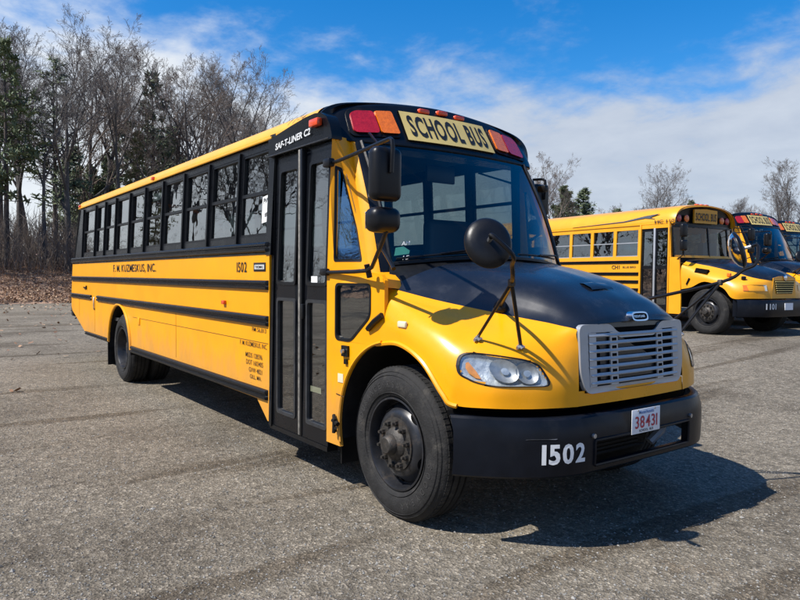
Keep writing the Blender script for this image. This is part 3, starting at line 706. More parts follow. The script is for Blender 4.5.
    for x0, x1, p0, p1 in ((-1.79, -1.312, -1.69, -1.378), (-1.248, -.832, -1.160, -.862)):
        up = rounded([(p0, 1.568), (p1, 1.568), (p1, 2.52), (p0, 2.52)], .03, 3); lo = rounded([(p0, .455), (p1, .455), (p1, 1.42), (p0, 1.42)], .03, 3)
        d = P(MB().plate([(x0, .315), (x1, .315), (x1, 2.655), (x0, 2.655)], [up, lo], side_fn(-1, -.012), side_fn(-1, -.05)), 'door_leaf', M['black'])
        for z0, z1 in ((1.568, 2.52), (.455, 1.42)):
            P(MB().plate([(p0 - .01, z0 - .01), (p1 + .01, z0 - .01), (p1 + .01, z1 + .01), (p0 - .01, z1 + .01)], (), side_fn(-1, -.029), side_fn(-1, -.034)), 'pane', M['pane'], d)
            o_ = rounded([(p0 - .02, z0 - .02), (p1 + .02, z0 - .02), (p1 + .02, z1 + .02), (p0 - .02, z1 + .02)], .035, 3); i_ = rounded([(p0 + .006, z0 + .006), (p1 - .006, z0 + .006), (p1 - .006, z1 - .006), (p0 + .006, z1 - .006)], .03, 3)
            P(MB().plate(o_, [i_], side_fn(-1, -.004), side_fn(-1, -.028)), 'pane_gasket', M['black_trim'] if z0 > 1 else M['gasket_grey'], d)
        if x0 < -1.5: P(rbox(x1 - .002, x1 + .030, -1.215, -1.16, .315, 2.655, .008), 'edge_rubber', M['worn_rubber'], d)
        else:
            P(rbox(x0 - .030, x0 + .002, -1.217, -1.16, .315, 2.655, .008), 'edge_rubber', M['black_trim'], d)
            P(rbox(x0 + .01, x0 + .05, -1.235, -1.20, 1.28, 1.40, .008), 'door_latch', M['black_trim'], d)
            P(MB().plate([(-1.13, 1.575), (-1.03, 1.575), (-1.03, 1.625), (-1.13, 1.625)], (), side_fn(-1, -.0285), side_fn(-1, -.0288)), 'door_sticker', M['paper'], d)
            P(MB().box(-1.14, -.97, -1.19, -1.188, .70, .745), 'step_tread_label', M['oval'], d)
    P(MB().box(-1.84, -.83, -1.215, -1.12, .275, .312), 'door_sill', M['black_trim'])
    # header above the door, with an arched top
    hx0, hx1 = -1.875, -.815
    top = [(hx0, 2.815), (-1.70, 2.838), (-1.45, 2.868), (-1.2, 2.892), (-1.05, 2.896), (-.95, 2.885), (-.88, 2.845), (-.84, 2.78), (hx1, 2.70)]
    hd = P(MB().plate([(hx0, 2.668), (hx1, 2.668)] + top[::-1], (), lambda x, z: (x, -1.212 + .02 * sstep(-.95, -.8, x), z), lambda x, z: (x, -1.10, z)), 'door_header', M['black'])
    P(MB().tube([(hx0, -1.218, 2.668), (hx1, -1.218, 2.668)], .007, 6), 'header_trim', M['gasket_grey'], hd)
    lettering('header_lettering', 'SAF-T-LINER C2', .055, .62, lambda a, b: (-1.42 + a + .0, -1.2155, 2.752 + b + a * .06), M['white_dim'], hd, .03, 1.0, .12)
    P(rbox(-1.08, -.94, -1.25, -1.20, 2.785, 2.845, .012), 'door_marker_lamp', M['marker_red'], hd)
    # ---- cab sides ahead of the door
    for sg in (-1, 1):
        f, g = cab_fn(sg), cab_fn(sg, -.03)
        hole = rounded([(.16, 1.735), (.83, 1.735), (.80, 1.9), (.52, 2.46), (.22, 2.47)], .03, 3) if False else rounded([(.20, 1.735), (.88, 1.735), (.86, 2.0), (.58, 2.455), (.26, 2.47)], .04, 4)
        outl = [(0, 1.60)] + [(u / 8, 1.60) for u in range(1, 8)] + [(1, 1.60), (1, 2.0), (1, 2.35), (1, 2.70), (0, 2.70), (0, 2.3)]
        cp = P(MB().plate(outl, [hole], f, g), 'quarter_panel', M['yellow'])
        P(MB().plate([(.19, 1.725), (.89, 1.725), (.87, 2.0), (.59, 2.47), (.25, 2.48)], (), cab_fn(sg, -.016), cab_fn(sg, -.021)), 'quarter_pane', M['pane'], cp)
        ring = rounded([(.225, 1.755), (.85, 1.755), (.825, 2.0), (.55, 2.43), (.29, 2.445)], .04, 4)
        P(MB().plate(hole, [ring], cab_fn(sg, .003), cab_fn(sg, -.015)), 'pane_gasket', M['black_trim'], cp)
        # A pillar: from the side corner round to the glass
        rows = []
        for k in range(9):
            t = k / 8 * 1.1 - .1; z = 1.71 + .97 * t; xa, ya = a_edge(z); w = ws_pt(1, t)
            a = Vector((xa, ya, z)); b = Vector((w.x, w.y, w.z)); mid_ = a.lerp(b, .5) + Vector((.012, .012, 0))
            rows.append([Vector((q.x, q.y * sg, q.z)) for q in (a, a.lerp(mid_, .5) + Vector((.004, .006, 0)), mid_, b.lerp(mid_, .5) + Vector((.004, .002, 0)), b)])
        P(MB().grid([r[:3] for r in rows]), 'windshield_pillar', M['yellow'])
        P(MB().grid([r[2:] for r in rows]), 'windshield_surround', M['black'])
        # lower cab panel with the corner light window
        def low(off): return lambda x, z: (x, sg * (YS - .035 * max(0, (x + .83) / .71) ** 1.6 + off), z)
        lw_ = rounded([(-.71, 1.15), (-.50, 1.15), (-.262, 1.345), (-.262, 1.578), (-.71, 1.578)], .05, 4)
        lo = [(-.83, .36), (-.635, .36)] + arc(0, .53, .66, 194, 100, 18) + [(-.115, 1.46), (-.115, 1.60), (-.15, 1.64), (-.25, 1.655), (-.83, 1.665)]
        lp = P(MB().plate(lo, [lw_], low(0), low(-.03)), 'cab_side_panel', M['yellow'])
        P(MB().plate([(-.72, 1.14), (-.49, 1.14), (-.25, 1.34), (-.25, 1.59), (-.72, 1.59)], (), low(-.016), low(-.021)), 'corner_pane', M['pane'], lp)
        gi = rounded([(-.692, 1.168), (-.508, 1.168), (-.28, 1.355), (-.28, 1.56), (-.692, 1.56)], .045, 4)
        P(MB().plate(lw_, [gi], low(.004), low(-.015)), 'pane_gasket', M['black_trim'], lp)
        P(MB().tube([(x, sg * (YS - .012), z) for x, z in arc(0, .53, .662, 192, 100, 20)], .012, 6), 'arch_edge', M['yellow'], lp)
        if sg < 0:
            P(MB().plate([(-.60, .97 + .07), (-.52, .97 + .07), (-.52, 1.12), (-.60, 1.12)], (), low(.018), low(0)), 'door_switch', M['black_trim'], lp)
            P(MB().tube([(-.56, -YS - .016, 1.08), (-.56, -YS - .035, 1.08)], .016, 10), 'switch_key', M['steel'], lp)
            P(MB().plate([(-.57, .985), (-.535, .985), (-.535, 1.02), (-.57, 1.02)], (), low(.016), low(0)), 'switch_socket', M['black_trim'], lp)
            P(MB().plate([(-.665, .84), (-.595, .84), (-.595, .905), (-.665, .905)], (), low(.004), low(0)), 'inspection_sticker', M['oval'], lp)
            P(MB().plate([(-.69, .745), (-.585, .735), (-.585, .742), (-.69, .752)], (), low(.003), low(0)), 'panel_seam', M['seam'], lp)
            lt = MB().tube([(-.70, -YS - .012, .585), (-.665, -YS - .03, .56), (-.67, -YS - .03, .46)], .014, 7).tube([(-.70, -YS - .02, .55), (-.63, -YS - .02, .53)], .018, 7).tube([(-.68, -YS - .01, .47), (-.645, -YS - .03, .50)], .012, 7)
            P(lt, 'hold_open_latch', M['chassis'], lp)
            P(MB().tube([(-.285, -1.205, 1.26), (-.20, -1.212, 1.315), (-.12, -1.20, 1.365)], .022, 6), 'hood_strap', M['black_trim'], lp)
    # ---- cowl between hood and glass
    rows = []
    for k in range(25):
        s_ = -1 + k / 12; w = ws_pt(s_, 0)
        j = min(int(abs(s_) * 0 + 0), 0)
        yh = 1.09 * s_
        h = BVH.ray_cast(Vector((.0, -abs(yh) * .999, 3)), Vector((0, 0, -1)))[0]
        xx = -.205 + (.165 * (1 - s_ * s_)); 
        hz = 1.55 + .198 * (1 - abs(s_) ** 2.4)
        rows.append([(w.x - .06, w.y, w.z - .005), (w.x + .01, w.y * 1.02, w.z - .012), (xx * .5 + w.x * .5, (w.y + yh) / 2, (w.z + hz) / 2 - .015), (xx + .03, yh, hz - .012)])
    P(MB().grid(rows), 'cowl', M['black_trim'])
    for sg in (-1, 1):                                               # painted cowl corner: shelf from the pillar foot out to the side and the hood seam
        rows = []
        for k in range(9):
            t = k / 8
            a = Vector((-.83, 1.20, 1.665)).lerp(Vector((-.50, 1.05, 1.665)), min(t * 2, 1)) if t <= .5 else Vector((-.50, 1.05, 1.665)).lerp(Vector((-.40, .92, 1.665)), t * 2 - 1)
            b = Vector((-.80, 1.212, 1.66)).lerp(Vector((-.13, 1.19, 1.615)), min(t * 2, 1)) if t <= .5 else Vector((-.13, 1.19, 1.615)).lerp(Vector((-.16, 1.02, 1.60)), t * 2 - 1)
            m_ = a.lerp(b, .5); e = b + Vector((.02, 0, -.06))
            rows.append([Vector((q.x, q.y * sg, q.z)) for q in (a + Vector((0, 0, .03)), a, m_, b, e)])
        P(MB().grid(rows), 'cowl_corner', M['yellow'])
    # ---- hood and fenders
    a, b = SHELL.shape[:2]
    hl_big = HL
    for sg in (-1, 1):
        G = [[(x, -sg * y, z) for x, y, z in SHELL[i, :BORD + 1]] for i in range(a)]
        def keep(i, j, vs, q):
            c = [sum(vs[k][n] for k in q) / 4 for n in range(3)]
            return not (c[0] > .55 and in_poly(-abs(c[1]), c[2], HL_IN))
        fd = P(MB().grid(G, keep=keep), 'fender', M['yellow_hood'], angle=60)
        arcp = [(x, -sg * y + sg * .006, z) for x, y, z in SHELL[:5 * NS - 6, 0]]
        P(MB().tube(arcp, .016, 6), 'arch_edge', M['yellow_hood'], fd)
        P(rbox(-.045, .045, -.012, .012, -.022, .022, .01, 3), 'marker_lens', M['oval'], fd).matrix_world = Matrix.Translation((.10, sg * 1.192, 1.315))
    rows = [[tuple(p) for p in SHELL[i, BORD:]] + [(p[0], -p[1], p[2]) for p in SHELL[i, BORD:-1][::-1]] for i in range(a)]
    hood = P(MB().grid(rows), 'hood', M['hood_black'], angle=50)
    # nose panel round the grille
    def nose(off): return lambda y, z: (1.03 - .022 * (z - .83) / .4 + .025 * (1 - (y / .56) ** 2) + off, y, z)
    gout = rounded([(-.535, .935), (-.50, .925), (.50, .925), (.535, .935), (.54, 1.30), (-.54, 1.30)], .06, 4)
    P(MB().grid([[nose(-.05)(y / 10 * .56, .855), nose(-.003)(y / 10 * .56, .855), nose(-.003)(y / 10 * .56, .89), nose(-.003)(y / 10 * .56, .945)] for y in range(-10, 11)]), 'nose_panel', M['yellow_hood'])
    P(MB().grid([[nose(-.006)(y / 10 * .54, 1.0), nose(-.006)(y / 10 * .54, 1.2), nose(.0)(y / 10 * .54, 1.29 + .03 * (1 - (y / 10) ** 2)), nose(-.006)(y / 10 * .54, 1.318 + .044 * (1 - (y / 10) ** 2))] for y in range(-10, 11)]), 'hood_nose', M['hood_black'])
    # ---- grille
    gr = empty('grille'); gr.parent = bus
    go = rounded([(-.50, .925), (.50, .925), (.545, 1.05), (.548, 1.345), (.27, 1.345), (.20, 1.285), (-.20, 1.285), (-.27, 1.345), (-.548, 1.345), (-.545, 1.05)], .05, 4)
    gi = rounded([(-.455, .965), (.455, .965), (.475, 1.05), (.478, 1.295), (.235, 1.295), (.19, 1.255), (-.19, 1.255), (-.235, 1.295), (-.478, 1.295), (-.475, 1.05)], .03, 4)
    P(MB().plate(go, [gi], nose(.013), nose(-.02)), 'grille_frame', M['grille'], gr)
    P(MB().plate([(-.50, .93), (-.25, .93), (0, .93), (.25, .93), (.50, .93), (.50, 1.32), (.25, 1.32), (0, 1.32), (-.25, 1.32), (-.50, 1.32)], (), nose(.004), nose(-.002)), 'grille_backing', M['dark'], gr)
    nb = 7
    for k in range(nb):
        z = .985 + (1.275 - .985) * k / (nb - 1)
        ye = .474 if z > 1.04 else .460
        rows = []
        for y in [ye * q / 8 for q in range(-8, 9)]:
            if k == nb - 1 and abs(y) < .16: pass
            x0 = nose(.019)(y, z)[0]
            rows.append([(x0 - .006, y, z + .013), (x0 + .002, y, z - .002), (x0 - .003, y, z - .009), (x0 - .024, y, z - .009), (x0 - .024, y, z + .006), (x0 - .006, y, z + .013)])
        P(MB().grid(rows), 'grille_slat', M['grille'], gr, angle=25)
    for y in (-.44, -.245, .245, .44):
        w_ = .035 if abs(y) < .3 else .03
        P(MB().plate([(y - w_, .967), (y + w_, .967), (y + w_, 1.293), (y - w_, 1.293)], (), nose(.016), nose(.006)), 'grille_post', M['grille'], gr)
        if abs(y) < .3:
            for k in range(nb - 1):
                z = .985 + (1.275 - .985) * (k + .45) / (nb - 1)
                P(MB().plate([(y - .02, z - .009), (y + .02, z - .009), (y + .02, z + .009), (y - .02, z + .009)], (), nose(.0185), nose(.014)), 'post_slot', M['dark'], gr)
    # emblem on the hood nose
    el = [(.085 * math.copysign(abs(math.cos(t)) ** .55, math.cos(t)), .030 * math.copysign(abs(math.sin(t)) ** .6, math.sin(t))) for t in [2 * math.pi * k / 32 for k in range(32)]]
    ei = [(y * .86, z * .68) for y, z in el]
    ef = lambda off: (lambda y, z: (1.052 + off - .3 * z, y - .005, 1.385 + z))
    em = P(MB().plate(el, [ei], ef(.012), ef(-.03)), 'emblem', M['chrome'], hood)
    P(MB().plate(ei, (), ef(.004), ef(-.03)), 'emblem_field', M['dark'], hood)
    lettering('emblem_lettering', 'FREIGHTLINER', .016, .12, ef(.0065), M['chrome'], hood, .02)
    # hood vent
    def on_hood(x, y):
        h = BVH.ray_cast(Vector((x, -abs(y), 3)), Vector((0, 0, -1))); return h[0].z if h[0] else 1.5
    vp = [(.715, -.125), (.70, -.02), (.712, .09), (.75, .15), (.80, .145), (.825, .05), (.845, -.05), (.82, -.11), (.77, -.14)]
    P(MB().plate(vp, (), lambda x, y: (x, y, on_hood(x, y) + .003 - .018 * sstep(.70, .80, x)), lambda x, y: (x, y, on_hood(x, y) - .05)), 'hood_vent', M['dark'], hood)
    P(MB().grid([[(x, y, on_hood(x, y) + .004 + dz) for x, dz in ((.66, -.006), (.70, .010), (.76, .012), (.775, .004))] for y in (-.12, -.06, 0, .06, .11)]), 'vent_scoop', M['hood_black'], hood)
    # rounded bumper stop on the hood side, where the mirror tube is fixed
    for sg in (-1, 1):
        c0 = Vector((.505, sg * .69, 1.425))
        P(MB().tube([c0 + Vector((0, -sg * .02, -.02)), c0 + Vector((.01, sg * .03, .02)), c0 + Vector((.015, sg * .045, .025))], [.045, .045, .03], 14), 'tube_mount', M['mirror_black'], hood)
    # ---- headlights
    def shrink(poly, k, c=None):
        c = c or (sum(p[0] for p in poly) / len(poly), sum(p[1] for p in poly) / len(poly)); return [(c[0] + (y - c[0]) * k, c[1] + (z - c[1]) * k) for y, z in poly]
    hlo = [tuple(p) for p in crspl(HL + [HL[0]], 3)[:-1]]
    for sg in (-1, 1):
        hl = empty('headlight'); hl.parent = bus
        def hs(off):
            def f(y, z):
                p, n = on_shell(y, z); q = p + n * off; return (q.x, sg * -q.y, q.z)
            return f
        ring_i = shrink(hlo, .955)
        P(MB().plate(shrink(hlo, 1.008), [ring_i], hs(.006), hs(-.02)), 'bezel', M['black_trim'], hl)
        # bowl: a patch set in behind the lens
        def patch(poly, off, name, m, n=10):
            g = MB(); c = (sum(p[0] for p in poly) / len(poly), sum(p[1] for p in poly) / len(poly)); rings = []
            for k in range(n, 0, -1): rings.append([hs(off(k / n))(c[0] + (y - c[0]) * k / n, c[1] + (z - c[1]) * k / n) for y, z in poly])
            rings = [r + r[:1] for r in rings]
            g.grid(rings); cc = hs(off(0))(*c); i0 = (n - 1) * (len(poly) + 1)
            o = len(g.v); g.v.append(cc); g.f += [(i0 + j, i0 + j + 1, o) for j in range(len(poly))]
            return P(g, name, m, hl)
        patch(shrink(hlo, .97), lambda k: -.035 + .028 * k ** 4, 'reflector_bowl', M['lamp_grey'])
        patch(ring_i, lambda k: .004 + .008 * (1 - k * k), 'lens', M['lens'], 6)
        for cy, cz, ry, rz_ in ((-.975, 1.080, .066, .068), (-.866, 1.066, .060, .062)):
            el_ = [(cy + ry * math.cos(2 * math.pi * k / 20), cz + rz_ * math.sin(2 * math.pi * k / 20)) for k in range(20)]
            patch(el_, lambda k: -.034 + .026 * k ** 2, 'reflector', M['reflector'])
            patch(shrink(el_, .30), lambda k: -.018, 'bulb', M['lamp_grey'], 2)
        patch([(-1.128, 1.090), (-1.120, 1.120), (-1.108, 1.126), (-1.092, 1.07), (-1.085, 1.03), (-1.105, 1.035), (-1.122, 1.06)], lambda k: -.012, 'turn_signal', M['amber_dim'], 3)
        patch([(-.83, 1.105), (-.80, 1.09), (-.785, 1.03), (-.80, 1.01), (-.82, 1.01)], lambda k: -.02, 'side_reflector', M['reflector'], 3)
    # ---- front bumper
    def bump(off):
        def f(y, z):
            k = min(abs(y) / 1.21, 1.0); x = 1.125 - .075 * (k * 1.0) ** 2 - .41 * max(0, (k - .45) / .55) ** 2.1
            zz = (z - .645) / .19
            dx = -.012 * abs(zz) ** 3 - .28 * max(0, z - .715)
            n = Vector((1, .9 * math.copysign(max(0, k - .4) * 1.6, y), 0)).normalized()
            return (x + n.x * off + dx, y + n.y * off, z - .02 * k * k * (1 if z < .6 else 0))
        return f
    ys_ = [1.21 * q / 24 for q in range(-24, 25)]
    outer = [(y, .468) for y in ys_] + [(1.215, .60), (1.215, .74)] + [(y, .835) for y in reversed(ys_)] + [(-1.215, .74), (-1.215, .60)]
    bh = rounded([(-.50, .515), (-.25, .515), (0, .515), (.25, .515), (.50, .515), (.50, .655), (.25, .665), (0, .668), (-.25, .665), (-.50, .655)], .03, 3)
    g = MB()
    # front skin as quads so that it shades smoothly, with the slot left open
    zrow = [.468, .480, .515, .56, .61, .662, .72, .765, .795, .808]
    def keepb(i, j, vs, q):
        y = sum(vs[k][1] for k in q) / 4; return not (abs(y) < .505 and 2 <= j < 5)
    ys2 = sorted(set([round(v, 4) for v in ys_] + [-.505, .505]))
    g.grid([[bump(0 if 0 < n_ < len(zrow) - 1 else -.012)(y, z) for n_, z in enumerate(zrow)] for y in ys2], keep=keepb)
    g.grid([[bump(-.05)(y, z) for z in zrow] for y in ys2], keep=keepb)
    for z in (zrow[0], zrow[-1]): g.grid([[bump(-.012)(y, z), bump(-.05)(y, z)] for y in ys2])
    for z in (zrow[2], zrow[5]): g.grid([[bump(0)(y, z), bump(-.05)(y, z)] for y in ys2 if abs(y) <= .5051])
    for y in (-.505, .505): g.grid([[bump(0)(y, z), bump(-.05)(y, z)] for z in zrow[2:6]])
    for y in (ys2[0], ys2[-1]): g.grid([[bump(0)(y, z), bump(-.05)(y, z)] for z in zrow])
    bp = P(g, 'front_bumper', M['bumper'], angle=30)
    ring = MB().tube([bump(.002)(y, .515) for y in [-.5 + k * .05 for k in range(21)]] + [bump(.002)(.505, z) for z in (.53, .59, .65)] + [bump(.002)(y, .662) for y in [.5 - k * .05 for k in range(21)]] + [bump(.002)(-.505, z) for z in (.65, .59, .53, .515)], .010, 6); P(ring, 'slot_lip', M['bumper'], bp)
    P(MB().tube([(1.0, y, z) for z in (.53, .545) for y in (-.45, .15)][:2], .008, 6), 'slot_bar', M['chassis'], bp)
    for z in (.54, .565, .59, .615): P(MB().box(1.02, 1.03, -.46, .05, z, z + .012), 'slot_bar', M['chassis'], bp)
    P(MB().tube([(1.0, .22, .53), (1.03, .30, .60), (1.0, .38, .64)], .03, 8), 'tow_hook', M['grille_dark'], bp)
    for y in (-.53, .53): P(MB().tube([bump(-.002)(y * .98, .69), bump(.014)(y * .98, .69)], .014, 10), 'bumper_bolt', M['steel'], bp)
    P(MB().plate([(-.93, .690)] + [(-.93 + .15 * k / 4, .690) for k in range(1, 5)] + [(-.77, .694)] + [(-.78 - .15 * k / 4, .6925) for k in range(1, 4)], (), bump(.0016), bump(0)), 'paint_scrape', M['grille_dark'], bp)
    lettering('bumper_number', '1502', .112, .262, lambda a_, b_: bump(.004)(-.722 + a_, .607 + b_), M['white'], bp, .034, tight=.10)
    P(MB().plate([(.45, -1.10), (.60, -1.10), (.80, -.98), (.95, -.7), (1.02, -.4), (1.02, .4), (.95, .7), (.80, .98), (.60, 1.10), (.45, 1.10)], (), lambda x, y: (x, y, .800), lambda x, y: (x, y, .770)), 'bumper_shelf', M['dark'])
    # ---- licence plate
    pl = rbox(1.138, 1.142, -.185, .115, .655, .808, .0015); lp = P(pl, 'licence_plate', M['plate']); 
    pf_ = lambda z: (lambda a_, b_: (1.1445, -.035 + a_, z + b_))
    lettering('plate_number', '38431', .078, .235, pf_(.726), M['plate_red'], lp, .012, tight=.12)
    lettering('plate_state', 'Massachusetts', .022, .16, pf_(.788), M['plate_blue'], lp, .012)
    lettering('plate_class', 'SCHOOL  BUS', .016, .15, pf_(.672), M['ink'], lp, .012)
    for y in (-.125, .055): P(MB().tube([(1.14, y, .800), (1.147, y, .800)], .006, 8), 'plate_bolt', M['steel'], lp)
    # ---- windshield
    ns_, nt_ = 28, 14
    wsg = MB(); fr_ = [[ws_pt(-1 + 2 * i / ns_, j / nt_) for j in range(nt_ + 1)] for i in range(ns_ + 1)]
    wsg.grid(fr_); 
    ws = P(wsg, 'windshield', M['ws'], angle=180)
    P(MB().tube([ws_pt(-1 + 2 * i / 24, 0) + Vector((.004, 0, .006)) for i in range(25)], .018, 6), 'windshield_gasket', M['black_trim'], ws)
    for s_ in (-1, 1): P(MB().tube([ws_pt(s_, k / 12) + Vector((.004, 0, 0)) for k in range(13)], .016, 6), 'windshield_gasket', M['black_trim'], ws)
    P(MB().tube([ws_pt(-1 + 2 * i / 24, 1) for i in range(25)], .014, 6), 'windshield_gasket', M['black_trim'], ws)
    P(MB().grid([[ws_pt(-1 + 2 * i / 20, t) + Vector((-.012, 0, 0)) for t in (.955, 1.0)] for i in range(21)]), 'shade_band', M['dark'], ws)
    def wsl(s0, t0, off=.004):
        def f(a_, b_): p_ = ws_pt(s0 + a_, t0 + b_); return (p_.x + off, p_.y, p_.z + off * .5)
        return f
    lettering('glass_marking', 'AM', .030, .07, wsl(-.865, .155), M['white'], ws, .0, 1.0, .3)
    lettering('glass_marking', '15', .030, .055, wsl(-.885, .045), M['white'], ws, .0, 1.0, .3)
    P(MB().plate([(-.06, -.03), (.05, -.025), (.06, 0), (.02, .035), (-.04, .03)], (), wsl(-.90, .10, -.004), wsl(-.90, .10, -.006)), 'windshield_sticker', M['sticker'], ws)
    # wipers
    for sg in (-1, 1):
        y0 = -.30 if sg < 0 else .74
        bl = [ws_pt((y0 - .62 + .62 * k / 6) / .945 if sg < 0 else (y0 - .60 + .60 * k / 6) / .945, .035 + .012 * k / 6) + Vector((.035, 0, .01)) for k in range(7)]
        wp = P(MB().tube(bl, .009, 6), 'wiper', M['mirror_black'])
        ar = [ws_pt((y0 + .02) / .945, .0) + Vector((.09, 0, -.02)), ws_pt((y0 - .03) / .945, .06) + Vector((.07, 0, .02)), bl[3] + Vector((.015, 0, .005))]
        P(MB().tube(ar, .010, 6), 'wiper_arm', M['mirror_black'], wp)
    # ---- front cap
    ring = []
    ho = [(-1.075, 2.675), (-1.105, 2.72), (-1.11, 2.79), (-1.10, 2.86), (-1.065, 2.925), (-.99, 2.98), (-.86, 3.02), (-.6, 3.062), (-.3, 3.092), (0, 3.104)]
    ho = ho + [(-y, z) for y, z in reversed(ho[:-1])]
    bottom = [(1.075 - 2.15 * k / 20, 2.675) for k in range(1, 20)]
    ol = [tuple(p) for p in crspl(ho, 3)] + bottom
    rings = [[(-1.10, y * 1.072, 2.70 + (z - 2.70) * 1.016) for y, z in ol], [(-1.04, y * 1.07, 2.70 + (z - 2.70) * 1.014) for y, z in ol], [(max(face_x(y, z) - .05, -1.03), y * 1.02, 2.70 + (z - 2.70) * 1.01) for y, z in ol]]
    for k in (.985, .955, .90, .75, .5, .25, .02):
        rr = []
        for y, z in ol:
            y2, z2 = y * k, 2.86 + (z - 2.86) * k; rr.append((face_x(y2, z2) - (.014 if k > .98 else 0), y2, z2))
        rings.append(rr)
    cap = P(MB().grid([r + r[:1] for r in rings]), 'front_cap', M['black'], angle=40)
    cf = lambda off: (lambda y, z: (face_x(y, z) + off, y, z))
    for sg in (-1, 1):
        q = lambda pts: [(y * -sg, z) for y, z in pts]
        bez = rounded([(-.985, 2.725), (-.525, 2.755), (-.525, 3.005), (-.90, 2.985), (-.965, 2.93)], .05, 4)
        P(MB().plate(q(bez), (), cf(.012), cf(-.02)), 'lamp_bezel', M['black_trim'], cap)
        P(MB().plate(q(rounded([(-.950, 2.758), (-.728, 2.775), (-.722, 2.972), (-.885, 2.957), (-.935, 2.92)], .035, 4)), (), cf(.028), cf(.005)), 'red_warning_lamp', M['red'], cap)
        P(MB().plate(q(rounded([(-.712, 2.778), (-.548, 2.786), (-.556, 2.990), (-.708, 2.975)], .02, 4)), (), cf(.028), cf(.005)), 'amber_warning_lamp', M['amber'], cap)
    cols = [[cf(-.004)(-.488 + .976 * k / 20, 2.742), cf(.018)(-.488 + .976 * k / 20, 2.742), cf(.018)(-.475 + .95 * k / 20, 3.008), cf(-.004)(-.475 + .95 * k / 20, 3.008)] for k in range(21)]
    sb_ = P(MB().grid(cols), 'school_bus_sign', M['sign'], angle=30)
    lettering('sign_lettering', 'SCHOOL BUS', .196, .86, lambda a_, b_: cf(.0215)(a_, 2.878 + b_), M['ink'], sb_, .03, tight=.11)
    for y in (-.20, 0, .20):
        P(rbox(-.075, .03, -.055, .055, -.018, .022, .012, 2), 'clearance_lamp', M['marker_red'], cap).location = (face_x(y, 3.055) + .004, y, 3.052 - .3 * y * y)
    # ---- rear view mirrors
    for sg in (-1, 1):
        mr = empty('rear_view_mirror'); mr.parent = bus
        mx_ = 0.0 if sg < 0 else -1.38; mz_ = 0.0 if sg < 0 else .17
        S = lambda x, y, z: (x + (mx_ if x > -.6 else mx_ * .25), sg * y, z + (mz_ if x > -.6 else 0))
        def shellbox(x0, x1, y0, y1, z0, z1, r): return rbox(x0 + mx_, x1 + mx_, min(sg * y0, sg * y1), max(sg * y0, sg * y1), z0 + mz_, z1 + mz_, r, 4)
        P(shellbox(.205, .315, 1.345, 1.555, 2.085, 2.41, .045), 'flat_mirror_housing', M['mirror_black'], mr)
        P(shellbox(.198, .206, 1.37, 1.53, 2.11, 2.385, .003), 'mirror_glass', M['chrome'], mr)
        P(shellbox(.165, .315, 1.345, 1.555, 1.895, 2.05, .055), 'convex_mirror_housing', M['mirror_black'], mr)
        P(shellbox(.155, .166, 1.375, 1.525, 1.92, 2.025, .004), 'mirror_glass', M['chrome'], mr)
        P(MB().tube([S(-.86, 1.175, 2.485), S(-.62, 1.215, 2.482), S(.20, 1.415, 2.462), S(.30, 1.44, 2.458), S(.335, 1.45, 2.44), S(.34, 1.45, 2.40), S(.33, 1.45, 2.25)], .0135, 8), 'upper_arm', M['mirror_black'], mr)
        P(MB().tube([S(-.62, 1.215, 2.482), S(.25, 1.30, 2.47), S(-.55, 1.02, 2.66)][0:1] + [S(-.30, 1.12, 2.56), S(-.62, .98, 2.70)], .0115, 8), 'brace', M['mirror_black'], mr)
        P(rbox(-.90, -.80, min(sg * 1.17, sg * 1.225), max(sg * 1.17, sg * 1.225), 2.455, 2.52, .012), 'arm_bracket', M['mirror_black'], mr)
        P(MB().tube([S(-.86, 1.235, 1.655), S(-.40, 1.25, 1.66), S(-.20, 1.27, 1.668), S(-.12, 1.285, 1.69), S(.20, 1.42, 1.85), S(.27, 1.445, 1.90), S(.28, 1.45, 2.0)], .0145, 8), 'lower_arm', M['mirror_black'], mr)
        P(MB().tube([S(-.20, 1.25, 1.62), S(-.20, 1.275, 1.71)], .02, 8), 'arm_clamp', M['mirror_black'], mr)
        P(rbox(-.89, -.79, min(sg * 1.215, sg * 1.255), max(sg * 1.215, sg * 1.255), 1.63, 1.685, .012), 'arm_bracket', M['mirror_black'], mr)
        P(MB().tube([S(-.30, 1.11, 1.86), S(-.24, 1.10, 1.80), S(-.16, 1.10, 1.72), S(-.10, 1.12, 1.68)], .016, 7), 'mirror_stay', M['mirror_black'], mr)
    # ---- cross view mirrors on the fenders
    for sg in (-1, 1):
        mr = empty('cross_view_mirror'); mr.parent = bus
        S = lambda x, y, z: Vector((x, sg * y, z))
        C0 = S(.995, 1.285, 1.815) + (Vector((.03, .02, .035)) if sg > 0 else Vector()); ax = Vector((-.80, -sg * .52, -.30)).normalized()         # looks back at the driver
        u = Vector((0, 1, 0)); u = (u - ax * u.dot(ax)).normalized(); v = ax.cross(u)
        def disc(prof, n=40):
            rows = []
            for d, r in prof: rows.append([C0 + ax * d + (u * math.cos(2 * math.pi * k / n) * .93 + v * math.sin(2 * math.pi * k / n) * 1.04) * r for k in range(n + 1)])
            return MB().grid(rows)
        P(disc([(-.030, .004), (-.029, .06), (-.022, .10), (-.010, .126), (.003, .137), (.012, .139), (.018, .134)]), 'mirror_back', M['mirror_black'], mr, angle=50)
        P(disc([(.016, .134), (.040, .115), (.062, .08), (.074, .04), (.077, .002)]), 'mirror_dome', M['chrome'], mr, angle=80)
        J = S(.99, 1.10, 1.60); Bn = S(1.165, 1.275, 1.745)
        bk = C0 - ax * .03
        P(MB().tube([bk, bk - ax * .05], .013, 8), 'mirror_stud', M['steel'], mr)
        pth = crspl([bk - ax * .045, bk - ax * .10 + Vector((0, 0, -.012)), Bn + Vector((.0, sg * .0, .0)), Bn.lerp(J, .35), J, S(.505, .705, 1.44)], 5)
